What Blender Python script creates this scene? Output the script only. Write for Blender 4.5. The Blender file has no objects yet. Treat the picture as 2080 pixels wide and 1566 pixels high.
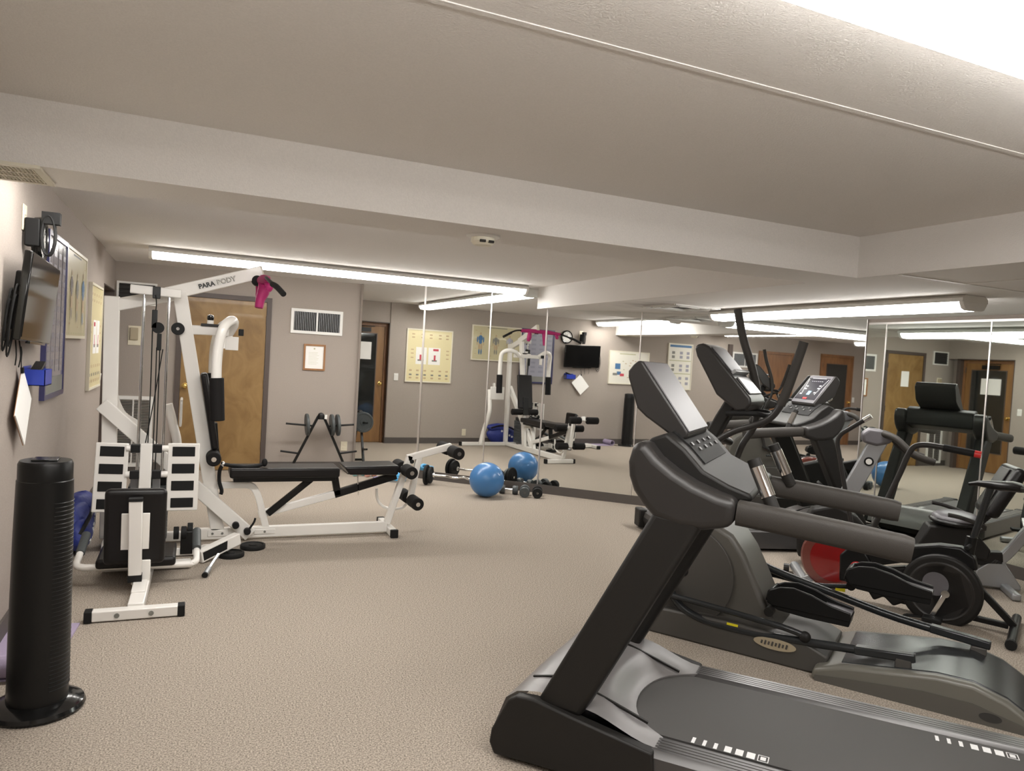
import bpy, bmesh, math, random
from mathutils import Vector, Matrix, Quaternion
random.seed(7)
SC = bpy.context.scene
COL = SC.collection
PI = math.pi

# ------------------------------------------------------------------ camera, world, exposure
cam_d = bpy.data.cameras.new('camera')
cam_d.sensor_fit = 'HORIZONTAL'
cam_d.sensor_width = 36.0
cam_d.lens = 1483.48 / 2080 * 36.0
cam_d.clip_start = 0.05
cam = bpy.data.objects.new('camera', cam_d)
COL.objects.link(cam)
YAW, PITCH, ROLL = 0.41480316, -0.03363347, 0.05821756
_f = Vector((math.sin(YAW) * math.cos(PITCH), math.cos(YAW) * math.cos(PITCH), math.sin(PITCH)))
_r = Vector((math.cos(YAW), -math.sin(YAW), 0))
_u = _r.cross(_f)
_r2 = _r * math.cos(ROLL) + _u * math.sin(ROLL)
_u2 = -_r * math.sin(ROLL) + _u * math.cos(ROLL)
_m = Matrix((_r2, _u2, -_f)).transposed().to_4x4()
_m.translation = Vector((0, 0, 1.512))
cam.matrix_world = _m
SC.camera = cam

w = bpy.data.worlds.new('world')
SC.world = w
w.use_nodes = True
w.node_tree.nodes['Background'].inputs[0].default_value = (0.9, 0.92, 1, 1)
w.node_tree.nodes['Background'].inputs[1].default_value = 0.02

SC.view_settings.view_transform = 'Standard'
SC.view_settings.look = 'None'
SC.view_settings.gamma = 1
SC.view_settings.use_curve_mapping = False
SC.view_settings.exposure = 0.0
LAMP_POWER = 27.0          # radiance of the fluorescent diffusers
SC.cycles.use_denoising = True
SC.cycles.max_bounces = 12
SC.cycles.glossy_bounces = 8
SC.cycles.diffuse_bounces = 5

# ------------------------------------------------------------------ materials
def srgb(r, g, b):
    f = lambda c: (c / 12.92 if c <= 0.04045 else ((c + 0.055) / 1.055) ** 2.4)
    return (f(r / 255), f(g / 255), f(b / 255), 1)

def mat(name, col, rough=0.5, metal=0.0, bump=0.0, bscale=200.0, var=0.0, vscale=60.0, coat=0.0, spec=0.5):
    m = bpy.data.materials.new(name)
    m.use_nodes = True
    nt = m.node_tree
    b = nt.nodes['Principled BSDF']
    b.inputs['Base Color'].default_value = col
    b.inputs['Roughness'].default_value = rough
    b.inputs['Metallic'].default_value = metal
    b.inputs['Specular IOR Level'].default_value = spec
    b.inputs['Coat Weight'].default_value = coat
    tc = nt.nodes.new('ShaderNodeTexCoord')
    if bump > 0:
        n = nt.nodes.new('ShaderNodeTexNoise')
        n.inputs['Scale'].default_value = bscale
        n.inputs['Detail'].default_value = 3
        nt.links.new(tc.outputs['Object'], n.inputs['Vector'])
        bp = nt.nodes.new('ShaderNodeBump')
        bp.inputs['Strength'].default_value = bump
        bp.inputs['Distance'].default_value = 0.01
        nt.links.new(n.outputs['Fac'], bp.inputs['Height'])
        nt.links.new(bp.outputs['Normal'], b.inputs['Normal'])
    if var > 0:
        n2 = nt.nodes.new('ShaderNodeTexNoise')
        n2.inputs['Scale'].default_value = vscale
        n2.inputs['Detail'].default_value = 4
        nt.links.new(tc.outputs['Object'], n2.inputs['Vector'])
        mr = nt.nodes.new('ShaderNodeMapRange')
        mr.inputs['From Min'].default_value = 0.3
        mr.inputs['From Max'].default_value = 0.7
        mr.inputs['To Min'].default_value = 1 - var
        mr.inputs['To Max'].default_value = 1 + var
        nt.links.new(n2.outputs['Fac'], mr.inputs['Value'])
        mx = nt.nodes.new('ShaderNodeMix')
        mx.data_type = 'RGBA'
        mx.blend_type = 'MULTIPLY'
        mx.inputs[0].default_value = 1
        mx.inputs[6].default_value = col
        nt.links.new(mr.outputs['Result'], mx.inputs[7])
        nt.links.new(mx.outputs[2], b.inputs['Base Color'])
    return m

def wood(name, c1, c2, scale=(6, 6, 1.2)):
    m = mat(name, c1, 0.5, coat=0.08)
    nt = m.node_tree
    b = nt.nodes['Principled BSDF']
    tc = nt.nodes.new('ShaderNodeTexCoord')
    mp = nt.nodes.new('ShaderNodeMapping')
    mp.inputs['Scale'].default_value = scale
    n = nt.nodes.new('ShaderNodeTexNoise')
    n.inputs['Scale'].default_value = 1.6
    n.inputs['Detail'].default_value = 5
    n.inputs['Distortion'].default_value = 1.2
    cr = nt.nodes.new('ShaderNodeValToRGB')
    cr.color_ramp.elements[0].position = 0.32
    cr.color_ramp.elements[0].color = c1
    cr.color_ramp.elements[1].position = 0.68
    cr.color_ramp.elements[1].color = c2
    nt.links.new(tc.outputs['Object'], mp.inputs['Vector'])
    nt.links.new(mp.outputs['Vector'], n.inputs['Vector'])
    nt.links.new(n.outputs['Fac'], cr.inputs['Fac'])
    nt.links.new(cr.outputs['Color'], b.inputs['Base Color'])
    return m

def emit(name, col, s):
    m = mat(name, col, 0.4)
    b = m.node_tree.nodes['Principled BSDF']
    b.inputs['Emission Color'].default_value = col
    b.inputs['Emission Strength'].default_value = s
    return m

M = {}
M['wall'] = mat('wallcovering', (0.345, 0.30, 0.265, 1), 0.85, bump=0.25, bscale=220, var=0.06, vscale=150)
M['ceiling'] = mat('sprayed_ceiling', (0.74, 0.715, 0.685, 1), 0.9, bump=0.32, bscale=150, var=0.03, vscale=130)
M['tile'] = mat('ceiling_tile', (0.55, 0.55, 0.54, 1), 0.9, bump=0.3, bscale=300)
M['carpet'] = mat('loop_carpet', (0.36, 0.312, 0.262, 1), 0.95, bump=0.45, bscale=260, var=0.6, vscale=150, spec=0.1)
M['base'] = mat('vinyl_baseboard', (0.085, 0.073, 0.066, 1), 0.6)
M['mirror'] = mat('mirror_glass', (0.86, 0.87, 0.855, 1), 0.015, 1.0)
M['mirror_green'] = mat('mirror_glass_green', (0.74, 0.79, 0.745, 1), 0.015, 1.0)
M['alu'] = mat('aluminium', (0.75, 0.72, 0.70, 1), 0.35, 0.9)
M['chrome'] = mat('chrome', (0.8, 0.8, 0.8, 1), 0.15, 1.0)
M['brass'] = mat('brass', (0.85, 0.6, 0.2, 1), 0.22, 1.0)
M['doorwood'] = wood('door_veneer', (0.19, 0.105, 0.030, 1), (0.28, 0.170, 0.060, 1), (3.2, 3.2, 1.8))
M['brownwood'] = wood('brown_stained_wood', (0.17, 0.075, 0.03, 1), (0.26, 0.125, 0.05, 1))
M['midwood'] = wood('golden_brown_veneer', (0.19, 0.09, 0.028, 1), (0.26, 0.135, 0.045, 1))
M['frame'] = mat('brown_door_frame', (0.075, 0.056, 0.048, 1), 0.5)
M['white'] = mat('white_powder_coat', (0.80, 0.78, 0.74, 1), 0.28, coat=0.2)
M['whitematte'] = mat('white_paint', (0.75, 0.74, 0.71, 1), 0.5)
M['ivory'] = mat('ivory_plastic', (0.70, 0.64, 0.50, 1), 0.4)
M['paper'] = mat('white_paper', (0.82, 0.81, 0.78, 1), 0.7)
M['black'] = mat('black_vinyl', (0.009, 0.008, 0.008, 1), 0.35, bump=0.05, bscale=400, spec=0.3)
M['foam'] = mat('black_foam', (0.010, 0.009, 0.009, 1), 0.75, bump=0.2, bscale=300, spec=0.2)
M['rubber'] = mat('black_rubber', (0.013, 0.013, 0.013, 1), 0.6, bump=0.1, bscale=300, spec=0.2)
M['blackgloss'] = mat('black_gloss_plastic', (0.008, 0.008, 0.008, 1), 0.12)
M['blackmetal'] = mat('black_painted_steel', (0.008, 0.008, 0.008, 1), 0.34, spec=0.3)
M['iron'] = mat('grey_cast_iron', (0.06, 0.068, 0.07, 1), 0.45, bump=0.15, bscale=120)
M['tread_black'] = mat('treadmill_black', (0.013, 0.012, 0.011, 1), 0.5, bump=0.06, bscale=500, spec=0.3)
M['tread_grey'] = mat('treadmill_charcoal', (0.024, 0.022, 0.021, 1), 0.38, bump=0.05, bscale=500, spec=0.4)
M['hood'] = mat('treadmill_grey_hood', (0.19, 0.18, 0.18, 1), 0.34, bump=0.04, bscale=600)
M['armfoam'] = mat('charcoal_grip_foam', (0.036, 0.032, 0.028, 1), 0.6, bump=0.15, bscale=500, spec=0.3)
M['belt'] = mat('running_belt', (0.055, 0.052, 0.05, 1), 0.6, bump=0.2, bscale=700, var=0.1, vscale=300)
M['rail'] = mat('foot_rail', (0.075, 0.072, 0.072, 1), 0.3, 0.3)
M['console'] = mat('console_grey', (0.12, 0.115, 0.125, 1), 0.38)
M['screen'] = mat('dark_display', (0.025, 0.024, 0.032, 1), 0.2)
M['lcd'] = emit('lit_status_window', (0.25, 0.4, 0.55, 1), 0.35)
M['led'] = mat('white_display_print', (0.7, 0.7, 0.7, 1), 0.5)
M['ell_grey'] = mat('elliptical_grey', (0.088, 0.083, 0.073, 1), 0.42)
M['ell_dark'] = mat('elliptical_dark_grey', (0.062, 0.058, 0.052, 1), 0.5)
M['ell_rail'] = mat('elliptical_rail', (0.035, 0.038, 0.040, 1), 0.25, 0.4)
M['ell_ramp'] = mat('elliptical_ramp_beige_grey', (0.135, 0.13, 0.11, 1), 0.35)
M['tan'] = mat('tan_badge', (0.38, 0.32, 0.22, 1), 0.5)
M['yellow'] = mat('yellow_sticker', (0.75, 0.65, 0.02, 1), 0.5)
M['silver'] = mat('silver_paint', (0.34, 0.35, 0.36, 1), 0.35, 0.5)
M['red'] = mat('red_plastic', (0.22, 0.008, 0.008, 1), 0.12, coat=0.8)
M['redrim'] = mat('smoky_red_plastic', (0.16, 0.045, 0.035, 1), 0.15, coat=0.5)
M['redbright'] = mat('red_grip_end', (0.6, 0.03, 0.03, 1), 0.35)
M['ballblue'] = mat('blue_ball_vinyl', (0.055, 0.185, 0.42, 1), 0.32, coat=0.1)
M['magenta'] = mat('magenta_cloth', (0.42, 0.015, 0.14, 1), 0.6)
M['bagblue'] = mat('blue_nylon', (0.02, 0.035, 0.22, 1), 0.55, bump=0.5, bscale=25)
M['bluebox'] = mat('blue_plastic', (0.02, 0.045, 0.35, 1), 0.35)
M['cyan'] = mat('light_blue_rubber', (0.10, 0.42, 0.75, 1), 0.4)
M['violet'] = mat('violet_rubber', (0.25, 0.22, 0.5, 1), 0.5)
M['teal'] = mat('pale_teal_vinyl', (0.25, 0.5, 0.52, 1), 0.5)
M['pink'] = mat('pink_vinyl', (0.62, 0.32, 0.26, 1), 0.5)
M['mat'] = mat('lilac_foam_mat', (0.36, 0.30, 0.42, 1), 0.8, bump=0.15, bscale=200)
M['posteryellow'] = mat('cream_yellow_poster', (0.72, 0.64, 0.38, 1), 0.35, coat=0.2)
M['postercream'] = mat('cream_poster', (0.55, 0.50, 0.32, 1), 0.35, coat=0.2)
M['posterwhite'] = mat('white_poster', (0.74, 0.72, 0.64, 1), 0.35, coat=0.2)
M['posterblue'] = mat('blue_grey_poster', (0.36, 0.36, 0.42, 1), 0.15, coat=0.6)
M['softink'] = mat('ink_soft_slate', (0.26, 0.26, 0.32, 1), 0.3, coat=0.6)
M['indigo'] = mat('indigo_frame', (0.035, 0.035, 0.10, 1), 0.3)
M['gold'] = mat('gold_frame', (0.50, 0.36, 0.12, 1), 0.35, 0.4)
M['creamframe'] = mat('cream_frame', (0.72, 0.68, 0.56, 1), 0.4)
M['inkblue'] = mat('ink_blue', (0.06, 0.16, 0.32, 1), 0.6)
M['inkgrey'] = mat('ink_grey', (0.20, 0.20, 0.18, 1), 0.6)
M['inktan'] = mat('ink_tan', (0.48, 0.36, 0.22, 1), 0.6)
M['inkred'] = mat('ink_red', (0.50, 0.05, 0.08, 1), 0.6)
M['inkgreen'] = mat('ink_olive', (0.45, 0.45, 0.28, 1), 0.6)
M['tv'] = mat('tv_screen', (0.005, 0.005, 0.005, 1), 0.1, spec=0.3)
M['darkgap'] = mat('dark_recess', (0.03, 0.028, 0.026, 1), 0.8)
M['glass'] = mat('dark_door_glass', (0.02, 0.021, 0.02, 1), 0.04, spec=0.8)
M['lens'] = emit('fluorescent_diffuser', (1.0, 0.97, 0.93, 1), LAMP_POWER)
M['lightwood'] = wood('plaque_wood', (0.25, 0.11, 0.04, 1), (0.33, 0.16, 0.06, 1))

# soot round the ceiling air outlet of the soffit: dirty streaks with their own shape
def soot():
    m = mat('sooty_ceiling', (0.74, 0.715, 0.685, 1), 0.9, bump=0.32, bscale=150)
    nt = m.node_tree; b = nt.nodes['Principled BSDF']
    tc = nt.nodes.new('ShaderNodeTexCoord')
    d = nt.nodes.new('ShaderNodeVectorMath'); d.operation = 'DISTANCE'
    d.inputs[1].default_value = (4.35, 5.9, 2.13)
    nt.links.new(tc.outputs['Object'], d.inputs[0])
    mp = nt.nodes.new('ShaderNodeMapping'); mp.inputs['Scale'].default_value = (1.2, 5, 1); mp.inputs['Rotation'].default_value = (0, 0, .5)
    n = nt.nodes.new('ShaderNodeTexNoise'); n.inputs['Scale'].default_value = 1.6; n.inputs['Detail'].default_value = 5
    nt.links.new(tc.outputs['Object'], mp.inputs['Vector']); nt.links.new(mp.outputs['Vector'], n.inputs['Vector'])
    r1 = nt.nodes.new('ShaderNodeMapRange'); r1.inputs['From Min'].default_value = .2; r1.inputs['From Max'].default_value = .7; r1.inputs['To Min'].default_value = 1; r1.inputs['To Max'].default_value = 0
    nt.links.new(d.outputs['Value'], r1.inputs['Value'])
    r2 = nt.nodes.new('ShaderNodeMapRange'); r2.inputs['From Min'].default_value = .42; r2.inputs['From Max'].default_value = .62
    nt.links.new(n.outputs['Fac'], r2.inputs['Value'])
    mu = nt.nodes.new('ShaderNodeMath'); mu.operation = 'MULTIPLY'
    nt.links.new(r1.outputs['Result'], mu.inputs[0]); nt.links.new(r2.outputs['Result'], mu.inputs[1])
    mx = nt.nodes.new('ShaderNodeMix'); mx.data_type = 'RGBA'
    mx.inputs[6].default_value = (0.74, 0.715, 0.685, 1); mx.inputs[7].default_value = (0.24, 0.22, 0.21, 1)
    nt.links.new(mu.outputs[0], mx.inputs[0]); nt.links.new(mx.outputs[2], b.inputs['Base Color'])
    return m
M['soffit'] = soot()

# ------------------------------------------------------------------ mesh builder
class MB:
    def __init__(s):
        s.v = []; s.f = []; s.mi = []; s.cur = 0
    def mat(s, i):
        s.cur = i; return s
    def add(s, vs, fs):
        o = len(s.v)
        s.v += [Vector(p) for p in vs]
        for q in fs:
            s.f.append([o + i for i in q]); s.mi.append(s.cur)
        return s
    def box(s, c, d, rot=None):
        x, y, z = d[0] / 2, d[1] / 2, d[2] / 2
        vs = [Vector((a, b, e)) for a in (-x, x) for b in (-y, y) for e in (-z, z)]
        if rot is not None: vs = [rot @ q for q in vs]
        c = Vector(c)
        return s.add([q + c for q in vs], [(0, 1, 3, 2), (4, 6, 7, 5), (0, 4, 5, 1), (2, 3, 7, 6), (0, 2, 6, 4), (1, 5, 7, 3)])
    def b2(s, lo, hi):
        lo, hi = Vector(lo), Vector(hi)
        return s.box((lo + hi) / 2, hi - lo)
    def bar(s, p, q, w, h, up=(0, 0, 1)):
        # rectangular tube from p to q; h along up, w across
        p, q = Vector(p), Vector(q)
        d = (q - p).normalized(); u = Vector(up)
        sd = d.cross(u).normalized(); u = sd.cross(d).normalized()
        vs = []
        for c in (p, q):
            for a, b in ((-1, -1), (1, -1), (1, 1), (-1, 1)):
                vs.append(c + sd * a * w / 2 + u * b * h / 2)
        return s.add(vs, [(3, 2, 1, 0), (4, 5, 6, 7), (0, 1, 5, 4), (1, 2, 6, 5), (2, 3, 7, 6), (3, 0, 4, 7)])
    def sweep(s, pts, prof, up=(0, 0, 1), fixed=False):
        # sweep a closed 2-D profile (a across, b along up) along pts
        P = [Vector(p) for p in pts]; n = len(P); k = len(prof)
        T = []
        for i in range(n):
            a = P[max(i - 1, 0)]; b = P[min(i + 1, n - 1)]
            T.append((b - a).normalized())
        u = Vector(up); u = (u - T[0] * u.dot(T[0]))
        if u.length < 1e-4: u = Vector((1, 0, 0)) - T[0] * T[0].x
        u.normalize(); vs = []
        for i in range(n):
            if fixed:
                u = Vector(up)
            u = (u - T[i] * u.dot(T[i])).normalized()
            sd = T[i].cross(u)
            pr = prof[i] if isinstance(prof[0][0], (tuple, list)) else prof
            for a, b in pr: vs.append(P[i] + sd * a + u * b)
        k = len(prof[0]) if isinstance(prof[0][0], (tuple, list)) else k
        fs = []
        for i in range(n - 1):
            for j in range(k):
                j2 = (j + 1) % k
                fs.append((i * k + j, i * k + j2, (i + 1) * k + j2, (i + 1) * k + j))
        fs.append(tuple(range(k - 1, -1, -1))); fs.append(tuple((n - 1) * k + j for j in range(k)))
        return s.add(vs, fs)
    def tube(s, pts, r, n=10, smooth=4):
        P = spline(pts, smooth) if smooth > 1 and len(pts) > 2 else [Vector(p) for p in pts]
        if isinstance(r, (list, tuple)):
            m = len(P); rr = []
            for i in range(m):
                t = i / (m - 1) * (len(r) - 1); a = int(min(t, len(r) - 2)); rr.append(r[a] + (r[a + 1] - r[a]) * (t - a))
            prof = [[(x * math.cos(2 * PI * j / n), x * math.sin(2 * PI * j / n)) for j in range(n)] for x in rr]
        else:
            prof = [(r * math.cos(2 * PI * j / n), r * math.sin(2 * PI * j / n)) for j in range(n)]
        return s.sweep(P, prof)
    def rtube(s, pts, w, h, up, smooth=5):
        P = spline(pts, smooth) if len(pts) > 2 else pts
        return s.sweep(P, [(-w / 2, -h / 2), (w / 2, -h / 2), (w / 2, h / 2), (-w / 2, h / 2)], up, True)
    def cyl(s, p, q, r, n=20, r2=None):
        p, q = Vector(p), Vector(q)
        return s.tube([p, q], r if r2 is None else [r, r2], n, 1)
    def prism(s, poly, a, b, ax='y'):
        # poly in the two axes other than ax, extruded along ax from a to b
        def P(x, y, t):
            return (x, t, y) if ax == 'y' else ((t, x, y) if ax == 'x' else (x, y, t))
        n = len(poly)
        vs = [P(x, y, a) for x, y in poly] + [P(x, y, b) for x, y in poly]
        fs = [tuple(range(n)), tuple(range(2 * n - 1, n - 1, -1))]
        for i in range(n):
            j = (i + 1) % n
            fs.append((i, n + i, n + j, j))
        return s.add(vs, fs)
    def lathe(s, prof, c=(0, 0, 0), n=32, rot=None):
        vs = []; fs = []; c = Vector(c); k = len(prof)
        for r, z in prof:
            for j in range(n):
                p = Vector((r * math.cos(2 * PI * j / n), r * math.sin(2 * PI * j / n), z))
                if rot is not None: p = rot @ p
                vs.append(p + c)
        for i in range(k - 1):
            for j in range(n):
                j2 = (j + 1) % n
                fs.append((i * n + j, i * n + j2, (i + 1) * n + j2, (i + 1) * n + j))
        fs.append(tuple(range(n - 1, -1, -1))); fs.append(tuple((k - 1) * n + j for j in range(n)))
        return s.add(vs, fs)
    def ell(s, c, r, nu=16, nv=10, rot=None, noise=0.0):
        vs = []; fs = []; c = Vector(c)
        for i in range(nv + 1):
            th = PI * i / nv
            for j in range(nu):
                ph = 2 * PI * j / nu
                k = 1 + noise * math.sin(3 * ph + 2 * th) * math.sin(th) + noise * 0.7 * math.sin(5 * th + ph)
                p = Vector((r[0] * math.sin(th) * math.cos(ph) * k, r[1] * math.sin(th) * math.sin(ph) * k, r[2] * math.cos(th) * k))
                if rot is not None: p = rot @ p
                vs.append(p + c)
        for i in range(nv):
            for j in range(nu):
                j2 = (j + 1) % nu
                fs.append((i * nu + j, (i + 1) * nu + j, (i + 1) * nu + j2, i * nu + j2))
        return s.add(vs, fs)
    def build(s, name, mats, parent=None, bevel=0.0, seg=2, smooth=True, kind=None, label=None):
        me = bpy.data.meshes.new(name)
        me.from_pydata([tuple(p) for p in s.v], [], s.f)
        if not isinstance(mats, (list, tuple)): mats = [mats]
        for m_ in mats: me.materials.append(M[m_] if isinstance(m_, str) else m_)
        for p, i in zip(me.polygons, s.mi): p.material_index = i
        bm = bmesh.new(); bm.from_mesh(me)
        bmesh.ops.remove_doubles(bm, verts=bm.verts, dist=1e-5)
        bmesh.ops.recalc_face_normals(bm, faces=bm.faces)
        bm.to_mesh(me); bm.free()
        if smooth:
            for p in me.polygons: p.use_smooth = True
            me.set_sharp_from_angle(angle=math.radians(38))
        o = bpy.data.objects.new(name, me)
        COL.objects.link(o)
        if parent is not None: o.parent = parent
        if bevel > 0:
            bv = o.modifiers.new('soft_edges', 'BEVEL')
            bv.width = bevel; bv.segments = seg; bv.limit_method = 'ANGLE'; bv.angle_limit = math.radians(40)
        if kind: o['kind'] = kind
        if label: o['label'] = label
        return o

def spline(pts, k=4):
    P = [Vector(p) for p in pts]
    out = []
    for i in range(len(P) - 1):
        p0 = P[max(i - 1, 0)]; p1 = P[i]; p2 = P[i + 1]; p3 = P[min(i + 2, len(P) - 1)]
        for j in range(k):
            t = j / k
            out.append(0.5 * ((2 * p1) + (p2 - p0) * t + (2 * p0 - 5 * p1 + 4 * p2 - p3) * t * t + (3 * p1 - p0 - 3 * p2 + p3) * t ** 3))
    out.append(P[-1])
    return out

def tag(o, label, cat, group=None):
    o['label'] = label; o['category'] = cat
    if group: o['group'] = group
    return o

def thing(name, label, cat, loc=(0, 0, 0), rz=0.0, group=None):
    o = bpy.data.objects.new(name, None)
    o.empty_display_size = 0.1
    COL.objects.link(o)
    o.location = loc; o.rotation_euler = (0, 0, rz)
    return tag(o, label, cat, group)

def copy_tree(root, parent=None):
    c = root.copy(); COL.objects.link(c)
    c.parent = parent
    for ch in list(root.children): copy_tree(ch, c)
    return c

def struct(mb, name, mats, parent=None, **k):
    return mb.build(name, mats, parent, kind=None if parent else 'structure', **k)

def text_mesh(txt, size, name, m, parent, loc, rot, bold=0.0, ext=0.001):
    cu = bpy.data.curves.new(name, 'FONT')
    cu.body = txt; cu.size = size; cu.extrude = ext; cu.offset = bold
    t = bpy.data.objects.new(name + '_tmp', cu)
    COL.objects.link(t)
    dg = bpy.context.evaluated_depsgraph_get()
    me = bpy.data.meshes.new_from_object(t.evaluated_get(dg))
    bpy.data.objects.remove(t); bpy.data.curves.remove(cu)
    me.materials.clear(); me.materials.append(M[m])
    o = bpy.data.objects.new(name, me); COL.objects.link(o)
    o.parent = parent; o.location = loc; o.rotation_euler = rot
    return o

# ------------------------------------------------------------------ room (metres; X along back wall, Y away, Z up)
XL, YB, XR = -0.803, 9.36, 6.14
ZL, ZH = 2.13, 2.375
YN = -4.2
BF, BK = 3.22, 3.62          # beam front / back
XS = 3.64                    # soffit edge
ANG = math.radians(46)       # diagonal mirror wall
NRM = Vector((math.cos(ANG), math.sin(ANG), 0)); PV = Vector((4.215, 7.116, 0))
def m1y(x): return PV.y - (x - PV.x) * math.cos(ANG) / math.sin(ANG)
X0 = 1.955                   # end of back wall
XC, YC = XR, m1y(XR)         # corner of the two mirror walls

struct(MB().b2((-1.3, YN - .1, -.08), (XR + .2, YB + .2, 0)), 'floor', 'carpet', smooth=False)
c = MB()
c.b2((XL - .2, YN, ZH), (XS, BF, ZH + .08)); c.b2((XL - .4, BK, ZH), (XS, YB + .1, ZH + .08))
struct(c, 'ceiling', 'ceiling', smooth=False)
c = MB()
c.b2((XL - .2, BF, ZL), (XS, BK, ZH + .08))
struct(c, 'ceiling_beam', 'ceiling', smooth=False)
c = MB()
c.b2((XS, YN, ZL), (XR + .1, YB, ZH + .08))
struct(c, 'ceiling_soffit', 'soffit', smooth=False)
struct(MB().b2((XL, 1.735, ZH - .003), (XS, 1.757, ZH)), 'trim_1', 'ceiling', smooth=False)
t = MB()
t.b2((XS + .02, 2.93, ZL - .004), (4.75, 2.955, ZL)); t.b2((4.2, 2.3, ZL - .004), (4.225, 2.93, ZL)); t.b2((4.75, 1.4, ZL - .004), (4.775, 2.955, ZL))
struct(t, 'trim_2', 'whitematte', smooth=False)

AY0, AY1, AX = 8.12, 9.12, -0.93     # recess of the glazed door in the left wall
lw = MB()
lw.b2((XL - .2, YN, 0), (XL, AY0, ZH + .05))
lw.b2((XL - .2, AY0, 2.03), (XL - .02, AY1 + .4, ZH + .05))
lw.b2((AX - .16, AY0 - .05, 0), (AX - .06, YB + .1, ZH))
struct(lw, 'wall_left', 'wall', smooth=False)
struct(MB().b2((AX - .1, YB, 0), (X0, YB + .1, ZH + .05)), 'wall_back', 'wall', smooth=False)
struct(MB().b2((XR + .012, YN, 0), (XR + .1, YC + .1, ZL + .3)), 'wall_right', 'wall', smooth=False)
struct(MB().b2((XL - .2, YN - .1, 0), (XR + .1, YN, ZH + .05)), 'wall_near', 'wall', smooth=False)
dw = MB()
a = Vector((X0 - .02, m1y(X0 - .02), 0)); b = Vector((XR + .08, m1y(XR + .08), 0))
dw.bar(a + NRM * .062 + Vector((0, 0, 1.25)), b + NRM * .062 + Vector((0, 0, 1.25)), .1, 2.5)
struct(dw, 'wall_back_right', 'wall', smooth=False)
# base mouldings
bb = MB()
bb.b2((XL, YN, 0), (XL + .012, AY0, .1))
struct(bb, 'baseboard_left', 'base', smooth=False)
bb = MB(); bb.b2((AX, YB - .012, 0), (-.2, YB, .1)); bb.b2((.87, YB - .012, 0), (X0, YB, .1))
struct(bb, 'baseboard_back', 'base', smooth=False)
bb = MB(); bb.bar(a + NRM * .003 + Vector((0, 0, .05)), b + NRM * .003 + Vector((0, 0, .05)), .016, .1)
struct(bb, 'baseboard_back_right', 'base', smooth=False)
struct(MB().b2((XR - .004, YN, 0), (XR + .012, YC, .1)), 'baseboard_right', 'base', smooth=False)
struct(MB().b2((XR - .012, .5, 2.075), (XR + .01, YC - .02, 2.095)), 'trim_3', 'alu', smooth=False)

# mirror panels
def mirror_panel(p, q, z0, z1, m, label, edge_w, group):
    p, q = Vector(p), Vector(q)
    root = thing('wall_mirror', label, 'mirror', (p.x, p.y, z0), math.atan2(q.y - p.y, q.x - p.x), group)
    L = (q - p).length; h = z1 - z0
    MB().b2((.002, .0, 0), (L - .002, .006, h)).build('glass', m, root, smooth=False)
    e = MB(); e.b2((L - edge_w, -.004, 0), (L, .002, h))
    e.build('edge_strip', 'alu', root, smooth=False)
    return root
def m1p(x): return (x, m1y(x), 0)
xs = [X0 + .005, 2.607, 3.235, 3.74, 4.523, XR - .004]
labs = ['tall wall mirror next to the end of the back wall, showing the glazed door',
        'wall mirror panel reflecting the right half of the yellow exercise poster',
        'wall mirror panel behind the blue ball reflecting the white multi gym',
        'wall mirror panel reflecting the television and the tower fan',
        'wall mirror panel behind the treadmill console in the room corner']
for i in range(5):
    mirror_panel(m1p(xs[i]), m1p(xs[i + 1]), .1, ZH if i < 3 else ZL, 'mirror', labs[i], [.026, .014, .018, .012, .006][i], 'mirrors on the diagonal wall')
ys = [YC - .006, 5.034, 4.02, 3.0, 1.95, .9]
labs = ['narrow right wall mirror beside the room corner, reflecting the framed notice',
        'right wall mirror panel reflecting the far brown door behind the bikes',
        'right wall mirror panel reflecting the glazed door with paper sign',
        'right wall mirror panel out of frame beside the recumbent bike backrest',
        'right wall mirror panel nearest the viewer']
for i in range(5):
    mirror_panel((XR, ys[i], 0), (XR, ys[i + 1], 0), .1, 2.085, 'mirror_green', labs[i], .012, 'mirrors on the right wall')

# ------------------------------------------------------------------ fluorescent fixtures
def fixture(name_label, p, length, alongx, zc, group='ceiling fluorescent lights'):
    root = thing('fluorescent_light', name_label, 'ceiling light', (p[0], p[1], zc - .002), 0 if alongx else PI / 2, group)
    H = MB().prism([(-.105, 0), (-.128, -.02), (-.130, -.046), (.130, -.046), (.128, -.02), (.105, 0)], 0, length, 'x')
    H.build('housing', 'whitematte', root, smooth=False)
    pr = [(-.118, -.045), (-.116, -.055), (-.095, -.088), (-.065, -.098), (.065, -.098), (.095, -.088), (.116, -.055), (.118, -.045)]
    n = 2
    for k in range(n):
        x0 = .03 + (length - .06) * k / n; x1 = .03 + (length - .06) * (k + 1) / n - .004
        MB().prism([(yy, zz) for yy, zz in pr], x0, x1, 'x').build('diffuser', 'lens', root)
    for x0, x1 in ((0, .03), (length - .03, length)):
        MB().prism([(yy * 1.03, zz * 1.03) for yy, zz in pr] , x0, x1, 'x').build('end_cap', 'whitematte', root)
    return root
fixture('long double fluorescent light in front of the back wall, touching the mirror', (-.40, 7.66), 3.86, True, ZH)
fixture('fluorescent light on the low soffit beside the right wall mirrors', (4.80, 3.27), 2.62, False, ZL)
fixture('fluorescent light overhead at the upper right edge of the picture', (-.5, 1.1), 3.75, True, ZH)
fixture('fluorescent light hidden behind the ceiling beam, seen in the mirror', (-.72, 4.02), 2.25, True, ZH)
fixture('unseen fluorescent light added over the entrance end behind the viewer', (.2, -1.9), 2.6, True, ZH)  # extra unseen fixture, added to bring light from behind the camera

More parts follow.
